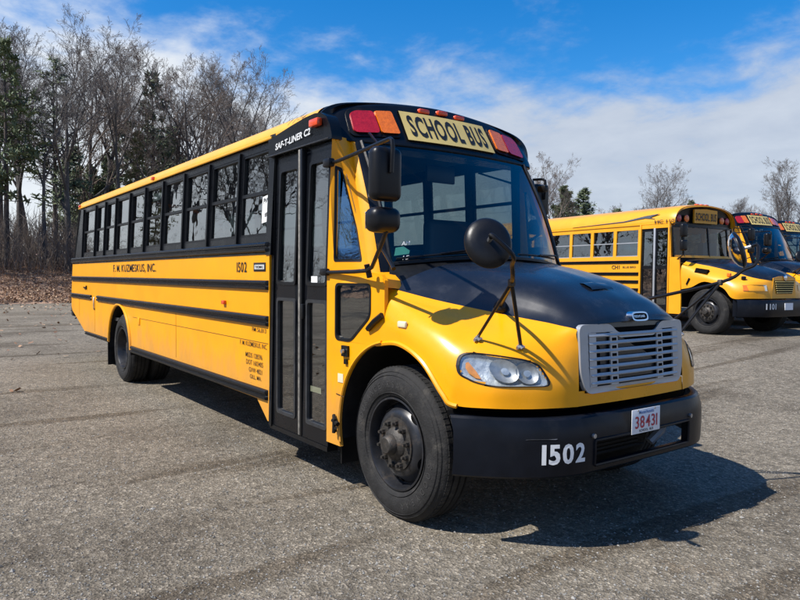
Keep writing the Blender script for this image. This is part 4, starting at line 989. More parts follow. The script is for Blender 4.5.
        P(MB().tube(pth, .0125, 8), 'mirror_tube', M['mirror_black'], mr)
        for fy, fz in ((-1.009, 1.245), (-.852, 1.205)):
            fp, fn_ = on_shell(fy, fz) if False else (None, None)
            x_ = .625 if fy < -1 else .828
            ft = S(x_, -fy, fz)
            P(MB().tube([ft + Vector((0, 0, .02)), J], .0095 if fy < -1 else .0115, 8), 'mirror_leg', M['mirror_black'], mr)
            P(MB().tube([ft + Vector((-.02, 0, .004)), ft + Vector((0, 0, .022)), ft + Vector((.02, 0, -.0))], .014, 7).tube([ft + Vector((0, -sg * .03, .008)), ft + Vector((0, sg * .03, .002))], .010, 6), 'leg_foot', M['steel'], mr)
        P(rbox(-.017, .017, -.017, .017, -.022, .022, .008), 'tube_clamp', M['hub'], mr).location = J
    return bus
HL_IN = [(-.957 + (y + .957) * .975, 1.08 + (z - 1.08) * .975) for y, z in HL]
M['amber_dim'] = mat('amber_reflector', (0.62, 0.24, 0.05), 0.3, var=0.2, scale=30)
M['seam2'] = mat('faded_lettering', (0.10, 0.055, 0.012), 0.6)
M['gasket_grey'] = mat('gasket_grey', (0.035, 0.037, 0.04), 0.45, metal=0.3, var=0.3, scale=15)
M['grille_dark'] = mat('mid_grey', (0.20, 0.21, 0.23), 0.5, metal=0.2, var=0.15)  # plain grey for the tow hook and the bumper's paint scrape
hero = build_hero()
tag(hero, 'large yellow and black school bus in front with bumper number 1502 and grey grille', 'bus')

# ================================================================== OTHER BUSES IN THE ROW
ROW_H = R(-6); ROW_O = Vector((-4.38, 11.95, 0.365))
HX = Vector((math.cos(ROW_H), math.sin(ROW_H), 0)); HY = Vector((-HX.y, HX.x, 0))
def row_pos(a, w):
    p = ROW_O + HX * a + HY * w; return (p.x, p.y, 0.365)

def build_flat_nose():
    bus = empty('school_bus', row_pos(0, 0), ROW_H)
    P = lambda b, name, m, parent=bus, **k: b.build(name, m, parent, **k)
    for sg in (-1, 1):
        wheel('front_wheel', bus, (0, sg * 1.165, .505), sg, True, False)
        wheel('rear_wheel', bus, (-6.6, sg * 1.165, .505), sg, False, False)
    yy = lambda z: 1.22 - .03 * max(0, z - 1.7)
    sf = lambda sg, off=0.0: (lambda x, z: (x, sg * (yy(z) + off), z))
    for sg in (-1, 1):
        xe = -1.86 if sg < 0 else -.98
        out = [(-9.6, 1.70), (-9.6, .85), (-8.6, .62), (-7.25, .60)] + arc(-6.6, .52, .64, 176, 4, 20) + [(-5.95, .60), (xe, .60), (xe, 1.70)]
        sp = P(MB().plate(out, (), sf(sg), sf(sg, -.03)), 'side_panel', M['yellow2'])
        for z0, z1 in ((1.62, 1.70), (1.32, 1.40), (1.12, 1.20), (1.20 - .28, 1.0)): rail(sp, 'rub_rail', -9.55, xe - .03, z0, z1, sg, M['black'], .025)
        edges = [-9.4 + k * .77 for k in range(10)]; edges = [xe - .03 - .79 * k for k in range(9, -1, -1)]
        holes = [[(a + .05, 1.80), (b - .05, 1.80), (b - .05, 2.46), (a + .05, 2.46)] for a, b in zip(edges[:-1], edges[1:])]
        P(MB().plate([(-9.6, 1.70), (xe, 1.70), (xe, 2.58), (-9.6, 2.58)], holes, sf(sg, -.004), sf(sg, -.04)), 'window_band', M['yellow2'])
        for h in holes:
            w = empty('window'); w.parent = bus; (x0, _), (x1, _) = h[0], h[1]
            P(MB().plate(h, (), sf(sg, -.030), sf(sg, -.034)), 'pane', M['pane'], w)
            for z in (1.81, 2.14): P(MB().plate([(x0, z - .012), (x1, z - .012), (x1, z + .012), (x0, z + .012)], (), sf(sg, -.012), sf(sg, -.029)), 'sash_rail', M['grille'], w)
    prof = [(-1.192, 2.56), (-1.20, 2.62), (-1.17, 2.74), (-1.08, 2.87), (-.92, 2.96), (-.6, 3.03), (0, 3.07)]; prof = prof + [(-y, z) for y, z in reversed(prof[:-1])]
    pf = [tuple(p) for p in crspl(prof, 3)]
    rows = [[(x, y * k, 2.56 + (z - 2.56) * kz) for y, z in pf] for x, k, kz in ((-9.7, .95, .5), (-9.5, 1, 1), (-6, 1, 1), (-3, 1, 1), (-1.1, 1, 1), (-.98, .99, .985), (-.90, .97, .955))]
    b = MB().grid(rows); b.f.append(tuple(range(len(pf)))); roof = P(b, 'roof', M['yellow2'])
    P(MB().tube([(-9.5, -1.20, 2.575), (-1.0, -1.20, 2.575)], .014, 6), 'drip_rail', M['yellow2'], roof)
    # swoosh and number on the roof side
    ry = lambda z: -1.215 + max(0, z - 2.62) * .24
    P(MB().plate([(-4.2, 2.64), (-2.4, 2.70), (-1.75, 2.79), (-1.35, 2.82), (-1.6, 2.74), (-1.45, 2.70), (-1.75, 2.735), (-2.4, 2.675)], (), lambda x, z: (x, ry(z) - .006, z), lambda x, z: (x, ry(z) + .02, z)), 'swoosh', M['swoosh'], roof)
    lettering('roof_number', 'HC 1101', .075, .62, lambda a, b_: (-1.12 + a, ry(2.62) - .012 + b_ * .1, 2.625 + b_), M['ink'], roof)
    lettering('side_lettering', 'CH1', .10, .26, lambda a, b_: (-2.62 + a, -1.226, 1.53 + b_), M['ink'], bus)
    lettering('maker_lettering', 'BLUE BIRD', .05, .42, lambda a, b_: (-2.18 + a, -1.226, 1.53 + b_), M['seam2'], bus)
    P(MB().box(-9.6, -.95, -1.17, 1.17, .92, .95), 'bus_floor', M['floor_dark'])
    P(MB().box(-9.62, -9.58, -1.2, 1.2, .8, 2.95), 'rear_wall', M['yellow2'])
    P(MB().box(-9.4, .8, -.5, .5, .55, .80), 'chassis_rail', M['chassis'])
    P(MB().box(-.80, -.77, -1.15, 1.15, .6, 1.75), 'firewall', M['chassis'])
    s0 = None; sb = rbox(-.07, .07, -.46, .46, 1.2, 1.92, .05)
    for i in range(8):
        for y in (-.68, .68):
            if s0 is None: s0 = P(sb, 'passenger_seat', M['seat']); o = s0
            else: o = link('passenger_seat', s0.data, bus)
            o.location = (-8.6 + i * .8, y, 0)
    # door with two glazed leaves
    for x0, x1 in ((-1.83, -1.445), (-1.425, -1.04)):
        d = P(MB().plate([(x0, .40), (x1, .40), (x1, 2.47), (x0, 2.47)], [[(x0 + .05, .62), (x1 - .05, .62), (x1 - .05, 1.48), (x0 + .05, 1.48)], [(x0 + .05, 1.56), (x1 - .05, 1.56), (x1 - .05, 2.40), (x0 + .05, 2.40)]], sf(-1, -.012), sf(-1, -.05)), 'door_leaf', M['black'])
        P(MB().plate([(x0 + .04, .61), (x1 - .04, .61), (x1 - .04, 1.49), (x0 + .04, 1.49)], (), sf(-1, -.03), sf(-1, -.034)), 'pane', M['pane'], d)
        P(MB().plate([(x0 + .04, 1.55), (x1 - .04, 1.55), (x1 - .04, 2.41), (x0 + .04, 2.41)], (), sf(-1, -.03), sf(-1, -.034)), 'pane', M['pane'], d)
    P(rbox(-1.462, -1.41, -1.22, -1.18, .40, 2.47, .006), 'door_edge', M['grille'])
    for x in (-1.862, -1.035): P(rbox(x, x + .035, -1.235, -1.15, .40, 2.58, .006), 'door_post', M['yellow2'])
    P(MB().plate([(-1.86, 2.47), (-.99, 2.47), (-.99, 2.60), (-1.86, 2.60)], (), sf(-1, .012), sf(-1, -.05)), 'door_header', M['yellow2'])
    P(MB().box(-1.86, -1.0, -1.20, -.6, .38, .42), 'entrance_step', M['floor_dark'])
    # cab front: face plane with windshield
    fx = lambda y, z: -.80 - .10 * (z - 1.78) - .10 * y * y
    ff = lambda off: (lambda y, z: (fx(y, z) + off, y, z))
    for sg in (-1, 1):
        P(MB().plate([(-1.0, .42), (-.66, .42), (-.66, .80), (-.72, 1.72), (-.82, 1.76), (-1.0, 1.76)], (), lambda x, z: (x, sg * 1.215, z), lambda x, z: (x, sg * 1.18, z)), 'cab_side_panel', M['yellow2'])
        P(MB().plate([(-1.0, 1.76), (-.955, 1.76), (-1.01, 2.58), (-1.0, 2.58), (-1.03, 2.58)], (), lambda x, z: (x, sg * yy(z), z), lambda x, z: (x, sg * (yy(z) - .05), z)), 'cab_post', M['yellow2'])
    ypts = [1.14 * k / 12 for k in range(-12, 13)]
    P(MB().grid([[ff(0)(y, z) for z in (1.80, 2.15, 2.50)] for y in ypts]), 'windshield', M['ws'])
    for z, h in ((1.775, .035), (2.515, .03)): P(MB().grid([[ff(-.01)(y, z - h), ff(.018)(y, z - h), ff(.018)(y, z + h), ff(-.01)(y, z + h)] for y in ypts]), 'windshield_frame', M['yellow2'] if z < 2 else M['black'])
    for y in (-1.14, -.86, 0, .86, 1.14): P(MB().tube([ff(.008)(y, 1.79), ff(.008)(y, 2.51)], .018, 6), 'windshield_post', M['black_trim'])
    P(MB().grid([[(-.76, y * 1.0, 1.62), ff(.0)(y, 1.745)] for y in ypts]), 'cowl', M['yellow2'])
    P(MB().box(-1.3, -1.15, .25, .8, 1.2, 2.15), 'driver_seat_back', M['seat'])
    # roof cap front: black recess with lamps and sign
    arch_o = [(-1.13, 2.535)] + [tuple(p) for p in crspl([(-1.135, 2.62), (-1.10, 2.74), (-1.0, 2.85), (-.85, 2.925), (-.55, 2.985), (0, 3.02), (.55, 2.985), (.85, 2.925), (1.0, 2.85), (1.10, 2.74), (1.135, 2.62)], 3)] + [(1.13, 2.535)]
    cx2 = lambda y, z: -.93 - .06 * y * y
    P(MB().plate(arch_o, (), lambda y, z: (cx2(y, z), y, z), lambda y, z: (cx2(y, z) - .03, y, z)), 'lamp_panel', M['black'])
    P(MB().grid([[(-1.0, y * 1.03, z + .012), (-.86 - .06 * y * y, y * 1.025, z + .012), (-.85 - .06 * y * y, y * 1.0, z - .01), (-.93 - .06 * y * y, y * .995, z - .015)] for y, z in arch_o]), 'cap_brow', M['yellow2'], roof)
    sg_ = P(MB().plate([(-.44, 2.60), (0, 2.60), (.44, 2.60), (.44, 2.93), (0, 2.955), (-.44, 2.93)], (), lambda y, z: (cx2(y, z) + .035, y, z), lambda y, z: (cx2(y, z) - .01, y, z)), 'school_bus_sign', M['sign_yellow'])
    lettering('sign_lettering', 'SCHOOL BUS', .19, .80, lambda a, b_: (cx2(a, 0) + .0405, a, 2.755 + b_), M['ink'], sg_, .02, tight=.11)
    for y, m_, nm in ((-.93, 'red', 'red_warning_lamp'), (-.68, 'amber', 'amber_warning_lamp'), (.68, 'amber', 'amber_warning_lamp'), (.93, 'red', 'red_warning_lamp')):
        x = cx2(y, 0); P(MB().tube([(x, y, 2.70), (x + .02, y, 2.70), (x + .035, y, 2.70)], [.085, .085, .05], 20), nm, M[m_])
    for y in (-.18, 0, .18): P(rbox(-1.08, -1.0, y - .05, y + .05, 3.05, 3.085, .01), 'clearance_lamp', M['marker_red'], roof)
    # hood
    def az(x): return .53 + math.sqrt(max(.66 ** 2 - x * x, 0))
    V = [[(-.70, -1.19, 1.0), (-.70, -1.19, 1.35), (-.70, -1.15, 1.55), (-.70, -1.02, 1.64), (-.70, -.86, 1.70), (-.68, 0, 1.74)],
         [(-.40, -1.2, az(-.4)), (-.40, -1.2, 1.33), (-.40, -1.13, 1.48), (-.38, -.98, 1.57), (-.38, -.80, 1.66), (-.38, 0, 1.72)],
         [(-.05, -1.21, az(.05)), (-.05, -1.20, 1.29), (-.05, -1.10, 1.40), (-.05, -.92, 1.50), (-.05, -.73, 1.61), (-.05, 0, 1.68)],
         [(.40, -1.21, az(.40)), (.42, -1.18, 1.18), (.42, -1.08, 1.29), (.45, -.85, 1.37), (.45, -.62, 1.50), (.45, 0, 1.58)],
         [(.62, -1.19, .83), (.70, -1.15, 1.02), (.71, -1.02, 1.20), (.72, -.80, 1.28), (.72, -.56, 1.42), (.72, 0, 1.50)],
         [(.86, -1.0, .83), (.90, -.98, 1.0), (.88, -.90, 1.17), (.88, -.72, 1.24), (.88, -.50, 1.36), (.90, 0, 1.44)],
         [(1.0, -.75, .83), (1.0, -.74, 1.0), (.98, -.68, 1.15), (.98, -.58, 1.22), (.98, -.46, 1.31), (1.02, 0, 1.38)],
         [(1.06, -.46, .83), (1.06, -.45, 1.0), (1.05, -.44, 1.12), (1.05, -.43, 1.20), (1.05, -.42, 1.27), (1.07, 0, 1.33)]]
    A_ = np.array([crspl(r, 5) for r in V]); S_ = np.stack([crspl(A_[:, j], 5) for j in range(A_.shape[1])], 1); bd = 16
    for sg in (-1, 1): P(MB().grid([[(x, -sg * y, z) for x, y, z in S_[i, :bd + 1]] for i in range(len(S_))]), 'fender', M['yellow2'], angle=60)
    hood = P(MB().grid([[tuple(p) for p in r[bd:]] + [(p[0], -p[1], p[2]) for p in r[bd:-1][::-1]] for r in S_]), 'hood', M['hood_black'], angle=50)
    P(MB().plate([(-.46, .83), (0, .83), (.46, .83), (.42, 1.275), (.2, 1.315), (0, 1.33), (-.2, 1.315), (-.42, 1.275)], (), lambda y, z: (1.062, y, z), lambda y, z: (1.02, y, z)), 'nose_panel', M['yellow2'])
    gp = [(-.30, .93), (.30, .93), (.38, 1.22), (-.38, 1.22)]
    gr = P(MB().plate(gp, (), lambda y, z: (1.070, y, z), lambda y, z: (1.05, y, z)), 'grille', M['dark'])
    for k in range(6):
        z = .955 + k * .048; w = .29 + .08 * (z - .93) / .29; P(rbox(1.068, 1.085, -w, w, z - .010, z + .010, .004), 'grille_slat', M['sign'], gr)
    P(MB().lathe([(.0, .012), (.045, .012), (.06, .004), (.06, -.01)], 24), 'emblem', M['chrome'], hood).matrix_local = Matrix.Translation((1.085, 0, 1.285)) @ Matrix.Rotation(R(-90), 4, 'Z')
    bv = BVHTree.FromPolygons([Vector(p) for p in S_.reshape(-1, 3)], [(i * S_.shape[1] + j, i * S_.shape[1] + j + 1, (i + 1) * S_.shape[1] + j + 1, (i + 1) * S_.shape[1] + j) for i in range(S_.shape[0] - 1) for j in range(S_.shape[1] - 1)])
    def vs(sg, off):
        def f(y, z):
            h = bv.ray_cast(Vector((3, -abs(y), z)), Vector((-1, 0, 0)))
            x = h[0].x if h[0] else .8
            return (x + off, sg * abs(y), z)
        return f
    for sg in (-1, 1):
        hl = P(MB().plate([(y, .995) for y in (1.08, 1.0, .9, .8, .70, .60)] + [(.60, 1.125), (.70, 1.13), (.8, 1.13), (.9, 1.13), (1.0, 1.125), (1.06, 1.115)], (), vs(sg, .014), vs(sg, -.03)), 'headlight', M['headlamp_clear'])
        P(MB().plate([(1.09, 1.0), (1.02, 1.0), (1.02, 1.12), (1.06, 1.12)], (), vs(sg, .019), vs(sg, -.0)), 'turn_signal', M['amber'], hl)
        P(MB().plate([(-.34, 1.40), (-.02, 1.375), (-.02, 1.455), (-.34, 1.50)], (), lambda x, z: (x, sg * (1.205 - max(0, z - 1.36) * .55), z), lambda x, z: (x, sg * 1.08, z)), 'hood_vent', M['dark'], hood)
        P(MB().tube([(-.52, sg * 1.205, 1.12), (-.44, sg * 1.215, 1.26)], .022, 6), 'hood_strap', M['black_trim'], hood)
        P(rbox(.40, .48, min(sg * 1.08, sg * 1.02), max(sg * 1.08, sg * 1.02), 1.30, 1.38, .01), 'fender_lamp', M['amber'], hood)
        P(MB().tube([(.70, sg * .93, 1.22), (.72, sg * .95, 1.30)], .05, 10), 'mirror_foot', M['mirror_black'], hood)
    def bump(y, z, off=0.0):
        k = abs(y) / 1.2; return (1.17 - .07 * k * k - .36 * max(0, (k - .5) / .5) ** 2 + off, y, z)
    yb = [1.2 * k / 16 for k in range(-16, 17)]
    bp = P(MB().grid([[bump(y, z, o) for z, o in ((.43, -.1), (.43, -.02), (.47, 0), (.62, .01), (.77, 0), (.80, -.02), (.80, -.1), (.43, -.1))] for y in yb]), 'front_bumper', M['bumper'], angle=40)
    lettering('bumper_number', '1101', .13, .30, lambda a, b_: bump(-.62 + a, .66 + b_, .015), M['white_dim'], bp, .03)
    P(MB().plate([(-.16, .58), (.14, .58), (.14, .73), (-.16, .73)], (), lambda y, z: bump(y, z, .02), lambda y, z: bump(y, z, .0)), 'licence_plate', M['plate'], bp)
    for sg in (-1, 1):
        mr = empty('rear_view_mirror'); mr.parent = bus
        for z0, z1 in ((2.22, 2.52), (1.90, 2.15)): P(rbox(-.60, -.50, min(sg * 1.20, sg * 1.40), max(sg * 1.20, sg * 1.40), z0, z1, .04, 3), 'mirror_housing', M['mirror_black'], mr)
        P(MB().tube([(-.98, sg * 1.18, 2.55), (-.55, sg * 1.32, 2.53), (-.52, sg * 1.32, 2.0), (-.56, sg * 1.30, 1.80), (-.80, sg * 1.2, 1.70)], .013, 7), 'mirror_arm', M['mirror_black'], mr)
    return bus
M['yellow2'] = mat('bus_yellow_older', (0.80, 0.345, 0.008), 0.35, var=0.05, scale=2.5, coat=0.3, dirt=((0.42, 0.22, 0.05), 0.12, 3.0))
M['swoosh'] = mat('swoosh_grey', (0.06, 0.07, 0.08), 0.5)
M['headlamp_clear'] = mat('headlamp_clear', (0.62, 0.60, 0.52), 0.12, metal=0.3, var=0.2, scale=30, coat=0.8)
b2 = build_flat_nose()
tag(b2, 'yellow school bus with rounded yellow roof front, leftmost of the parked row', 'bus', 'buses parked in a row behind')
SKIP = ('company_lettering', 'fleet_number', 'legal_lettering', 'licence_plate', 'maker_badge', 'bumper_number', 'tyre_lettering', 'roof_lettering', 'paper_notice', 'notice_lettering', 'glass_marking')
for a, w, lab in ((-.65, 3.2, 'black capped yellow school bus between the round roofed bus and the rightmost one'), (-1.65, 6.6, 'rightmost school bus of the row, cut off by the picture edge')):
    c = copy_tree(hero, None, SKIP); c.location = row_pos(a, w); c.rotation_euler = (0, 0, ROW_H)
    tag(c, lab, 'bus', 'buses parked in a row behind')

# ================================================================== TREES
class TB:
    """collects thin tubes quickly"""
    def __init__(s): s.v = []; s.f = []
    def tube(s, P, rr, n=3):
        o = len(s.v); t = (P[1] - P[0]); a = t.orthogonal().normalized(); m = len(P)
        for i, p in enumerate(P):
            tn = (P[min(i + 1, m - 1)] - P[max(i - 1, 0)]).normalized(); a = (a - tn * a.dot(tn)).normalized(); b = tn.cross(a); r = rr[i]
            for k in range(n):
                c = 6.28318 * k / n; q = p + a * (math.cos(c) * r) + b * (math.sin(c) * r); s.v.append((q.x, q.y, q.z))
        for i in range(m - 1):
            for k in range(n):
                k2 = (k + 1) % n; s.f.append((o + i * n + k, o + i * n + k2, o + (i + 1) * n + k2, o + (i + 1) * n + k))
    def mesh(s, name, m, smooth=True):
        me = bpy.data.meshes.new(name); me.from_pydata(s.v, [], s.f); me.materials.append(m)
        if smooth: me.polygons.foreach_set('use_smooth', [True] * len(me.polygons))
        return me
def bare_tree_mesh(seed, H, spread=1.0, fork=0.32, kids=(9, 8, 7, 5, 3), twig='twig'):
    rng = random.Random(seed); T, Cn = TB(), TB()
    def rv(): return Vector((rng.gauss(0, 1), rng.gauss(0, 1), rng.gauss(0, 1))).normalized()
    def grow(p, d, L, r, lv):
        n = (7, 6, 5, 4, 3, 2)[lv]; P = [p.copy()]; rr = [r]; q = p.copy(); dd = d.copy()
        wob = (0.06, .16, .20, .22, .25, .2)[lv]
        for i in range(n):
            dd = (dd + rv() * wob + Vector((0, 0, .10 if lv else .05))).normalized(); q = q + dd * (L / n); P.append(q.copy()); rr.append(max(r * (1 - .78 * (i + 1) / n), .0075))
        (T if lv <= 1 else Cn).tube(P, rr, 8 if lv == 0 else (6 if lv == 1 else (4 if lv == 2 else 3)))
        if lv >= 5: return
        k = kids[lv]
        for c in range(k):
            t = (fork + (1 - fork) * (c + rng.random()) / k) if lv == 0 else (.22 + .78 * (c + rng.random()) / k)
            f = t * n; i = min(int(f), n - 1); s = P[i].lerp(P[i + 1], f - i); rb = rr[i] * (1 - (f - i)) + rr[i + 1] * (f - i)
            tn = (P[i + 1] - P[i]).normalized(); side = rv(); side = (side - tn * side.dot(tn)).normalized()
            ang = R(rng.uniform(26, 58) if lv == 0 else rng.uniform(25, 60)) * (spread if lv == 0 else 1)
            nd = tn * math.cos(ang) + side * math.sin(ang)
            if lv == 0: nl = H * rng.uniform(.36, .56) * (1.12 - .55 * t)
            else: nl = L * rng.uniform(.34, .60) * (1.15 - .45 * t)
            grow(s, nd, nl, min(rb * .72, r * .55), lv + 1)
    grow(Vector((0, 0, -.25)), Vector((rng.uniform(-.05, .05), rng.uniform(-.05, .05), 1)).normalized(), H * .78, H * .0145, 0)
    return T.mesh('trunk', M['bark']), Cn.mesh('crown', M[twig])
def pine_mesh(seed, H, w=1.0, bare=.3, needle='needle', dens=1.0):
    rng = random.Random(seed); T = TB(); V = []; Fc = []
    def rv(): return Vector((rng.gauss(0, 1), rng.gauss(0, 1), rng.gauss(0, 1))).normalized()
    P = [Vector((rng.gauss(0, .05) * i / 8, rng.gauss(0, .05) * i / 8, -.25 + (H + .25) * i / 8)) for i in range(9)]
    T.tube(P, [max(H * .014 * (1 - .93 * i / 8), .012) for i in range(9)], 7)
    def tuft(c, s):
        for _ in range(7):
            d = (rv() + Vector((0, 0, .35))).normalized(); e = d.orthogonal().normalized() * s * .17; o = len(V); a = c + d * s * rng.uniform(.7, 1.2)
            V.extend([(c - e)[:], (c + e)[:], (a + e * .5)[:], (a - e * .5)[:]]); Fc.append((o, o + 1, o + 2, o + 3))
    z = H * bare
    while z < H * .985:
        t = (z - H * bare) / (H * (1 - bare)); Lm = w * H * .20 * (1 - t) ** .75 * (0.55 + .45 * min(1, t * 5)) + .25
        for k in range(rng.randint(3, 5)):
            a = rng.uniform(0, 6.283); L = Lm * rng.uniform(.55, 1.15); up = rng.uniform(-.12, .30) + .35 * t
            d = Vector((math.cos(a), math.sin(a), up)).normalized(); p0 = Vector((0, 0, z)); br = [p0]; q = p0.copy()
            for i in range(4): q = q + (d + rv() * .10 + Vector((0, 0, .03 * i))).normalized() * L / 4; br.append(q.copy())
            T.tube(br, [max(.012 * L, .012), .010 * L + .004, .007 * L + .003, .006, .004], 3)
            for j in range(int(9 * dens * (0.5 + L / 3))):
                f = rng.uniform(.25, 1.0) * 4; i = min(int(f), 3); c = br[i].lerp(br[i + 1], f - i) + rv() * L * .10
                tuft(c, rng.uniform(.22, .46))
        z += H * rng.uniform(.022, .042)
    me = bpy.data.meshes.new('crown'); me.from_pydata(V, [], Fc); me.materials.append(M[needle])
    return T.mesh('trunk', M['pine_bark']), me
OAK = [bare_tree_mesh(11, 16, 1.0, .28), bare_tree_mesh(23, 16, .85, .34), bare_tree_mesh(37, 16, .7, .40, (8, 8, 7, 5, 3)), bare_tree_mesh(51, 16, 1.15, .22, (9, 8, 7, 5, 3), 'twig_red')]
THIN = [bare_tree_mesh(71, 14, .55, .5, (5, 5, 5, 4, 2)), bare_tree_mesh(83, 13, .6, .45, (5, 5, 4, 4, 2))]
PINE = [pine_mesh(5, 16, 1.15, .30, 'needle', .62), pine_mesh(9, 16, 1.0, .25, 'needle2', .6), pine_mesh(14, 11, 1.5, .06, 'needle', 1.2)]
def bank_z(x, y):
    e = -37.5 + 1.1 * math.sin(y * .31) + .7 * math.sin(y * .83 + 1); d = e - x
    return -.12 + .30 * min(max(d, 0), 6.5) + .04 * min(max(d - 6.5, 0), 40) if d > -1 else -.2
def plant(name, kind, meshes, pos, H, h0, rz, label=None, cat='tree', group=None):
    t = empty(name, pos, rz, label, cat, group); s = H / h0
    t.scale = (s, s, s)
    a = link('trunk', meshes[0], t); b = link('crown', meshes[1], t); return t
def gz(p): 
    return max(ground_z(p.x, p.y), bank_z(p.x, p.y)) if p.x < -30 else ground_z(p.x, p.y)
def put(name, meshes, h0, u, depth, vtop, rz, label, group, dz=0.0):
    p = at(u, depth); p.z = gz(p) - .05
    top = CAM_C.z + (276 - vtop) / CAM_F * depth
    return plant(name, None, meshes, p, top - p.z, h0, R(rz), label, 'tree', group)
G1 = 'bare trees beyond the lot'; G2 = 'evergreens beyond the lot'
put('bare_tree', OAK[0], 16, 68, 45, 32, 20, 'tallest bare tree, wide crown left of the bus roof end', G1)
put('bare_tree', OAK[1], 16, 20, 47, 32, 140, 'tall bare tree at the left picture edge behind the dark pine', G1)
put('bare_tree', OAK[3], 16, 196, 54, 58, 250, 'spreading bare tree above the middle of the bus roof', G1)
put('bare_tree', OAK[2], 16, 246, 58, 66, 75, 'rounded bare tree right above the bus roof nearest the open blue sky', G1)
put('bare_tree', THIN[0], 14, 118, 50, 52, 10, 'slim bare tree just right of the tallest bare tree', G1)
put('bare_tree', THIN[1], 13, 172, 60, 72, 60, 'slim bare tree between the narrow pine and the spreading tree', G1)
put('bare_tree', OAK[2], 16, 98, 56, 40, 200, 'bare tree standing behind the tallest one, over the rear windows', G1)
put('bare_tree', THIN[0], 14, 45, 43, 90, 100, 'thin dark trunk leaning beside the tallest bare tree', G1)
put('bare_tree', THIN[1], 13, -6, 44, 60, 190, 'bare tree half outside the left picture edge', G1)
put('bare_tree', OAK[1], 16, 222, 70, 92, 300, 'far bare tree behind the spreading one over the roof', G1)
put('bare_tree', THIN[0], 14, 275, 66, 105, 220, 'low far bare tree over the entrance door of the bus', G1)
put('pine_tree', PINE[0], 16, 8, 42, 44, 0, 'dark ragged pine at the left picture edge', G2)
put('pine_tree', PINE[0], 16, 56, 47, 60, 130, 'dense dark pine left of the bus, in front of the tallest bare tree', G2)
put('pine_tree', PINE[1], 16, 154, 58, 70, 60, 'narrow tall pine rising over the bus roof', G2)
put('pine_tree', PINE[1], 16, 120, 62, 120, 200, 'shorter pine behind the rear half of the bus roof', G2)
put('pine_tree', PINE[2], 11, 92, 60, 170, 10, 'low bushy pine over the last windows of the bus', G2)
put('pine_tree', PINE[1], 16, 138, 52, 130, 300, 'small pine beside the narrow tall pine', G2)
for u_, d_, v_, rz_, ms_, nm_, lab_ in (
    (30, 66, 62, 15, OAK[2], 'bare_tree', 'far bare tree filling the gap between the two left pines'),
    (140, 68, 84, 170, OAK[0], 'bare_tree', 'far bare tree left of the narrow tall pine'),
    (182, 74, 95, 35, OAK[2], 'bare_tree', 'far bare tree right of the narrow tall pine'),
    (262, 72, 98, 140, OAK[3], 'bare_tree', 'far reddish bare tree lowest above the front of the roof')):
    put(nm_, ms_, 16, u_, d_, v_, rz_, lab_, G1)
for u_, d_, v_, rz_, ms_, lab_ in (
    (88, 54, 58, 330, OAK[3], 'reddish bare tree right behind the tallest trunk'),
    (214, 60, 72, 190, OAK[1], 'bare tree between the spreading and the rounded one'),
    (0, 54, 48, 130, OAK[2], 'bare tree behind the pine at the very left edge')):
    put('bare_tree', ms_, 16, u_, d_, v_, rz_, lab_, G1)
for u_, d_, v_, rz_, ms_, lab_ in (
    (596, 96, 207, 40, OAK[3], 'low reddish tree right of the bushy green pine'),
    (634, 104, 206, 100, OAK[2], 'low far tree left of the lone bare tree foot'),
    (676, 100, 203, 260, OAK[3], 'low reddish tree just right of the lone bare tree'),
    (706, 108, 206, 10, OAK[1], 'low far tree over the front lamps of the round roofed bus'),
    (752, 100, 202, 170, OAK[3], 'low reddish tree over the middle bus of the row'),
    (796, 96, 196, 220, OAK[0], 'low tree at the right edge behind the rightmost bus'),
    (570, 92, 204, 300, OAK[3], 'low reddish tree between the two green pines')):
    put('bare_tree', ms_, 16, u_, d_, v_, rz_, lab_, G1)
for u_, d_, v_, rz_, lab_ in (
    (74, 63, 150, 150, 'dark low pine right beside the rear corner of the bus'),
    (108, 68, 158, 210, 'dark low pine over the third rear window'),
    (170, 70, 132, 50, 'low pine over the middle windows of the bus')):
    put('pine_tree', PINE[2], 11, u_, d_, v_, rz_, lab_, G2)
# right of the front bus
put('bare_tree', OAK[3], 16, 536, 68, 153, 30, 'reddish bare tree just right of the windshield', G1)
put('bare_tree', OAK[3], 16, 556, 74, 172, 150, 'low reddish bare tree behind the windshield edge', G1)
put('bare_tree', OAK[0], 16, 655, 76, 168, 310, 'lone bare tree behind the roof of the round roofed bus', G1)
put('bare_tree', OAK[1], 16, 782, 72, 158, 45, 'bare tree at the right picture edge above the parked row', G1)
put('bare_tree', OAK[2], 16, 730, 95, 196, 120, 'faint far bare tree above the parked buses', G1)
put('bare_tree', OAK[1], 16, 612, 100, 205, 200, 'faint low bare tree left of the lone bare tree', G1)
put('pine_tree', PINE[2], 11, 582, 74, 188, 70, 'bushy green pine between the bus and the parked row', G2)
put('pine_tree', PINE[2], 11, 563, 70, 186, 170, 'green pine close to the windshield edge of the bus', G2)
put('pine_tree', PINE[2], 11, 688, 82, 200, 30, 'small dark evergreen right of the lone bare tree', G2)
put('pine_tree', PINE[2], 11, 616, 86, 208, 110, 'small evergreen tip above the bus roof in the row', G2)
put('pine_tree', PINE[2], 11, 720, 90, 208, 250, 'small evergreen over the round roofed bus front', G2)
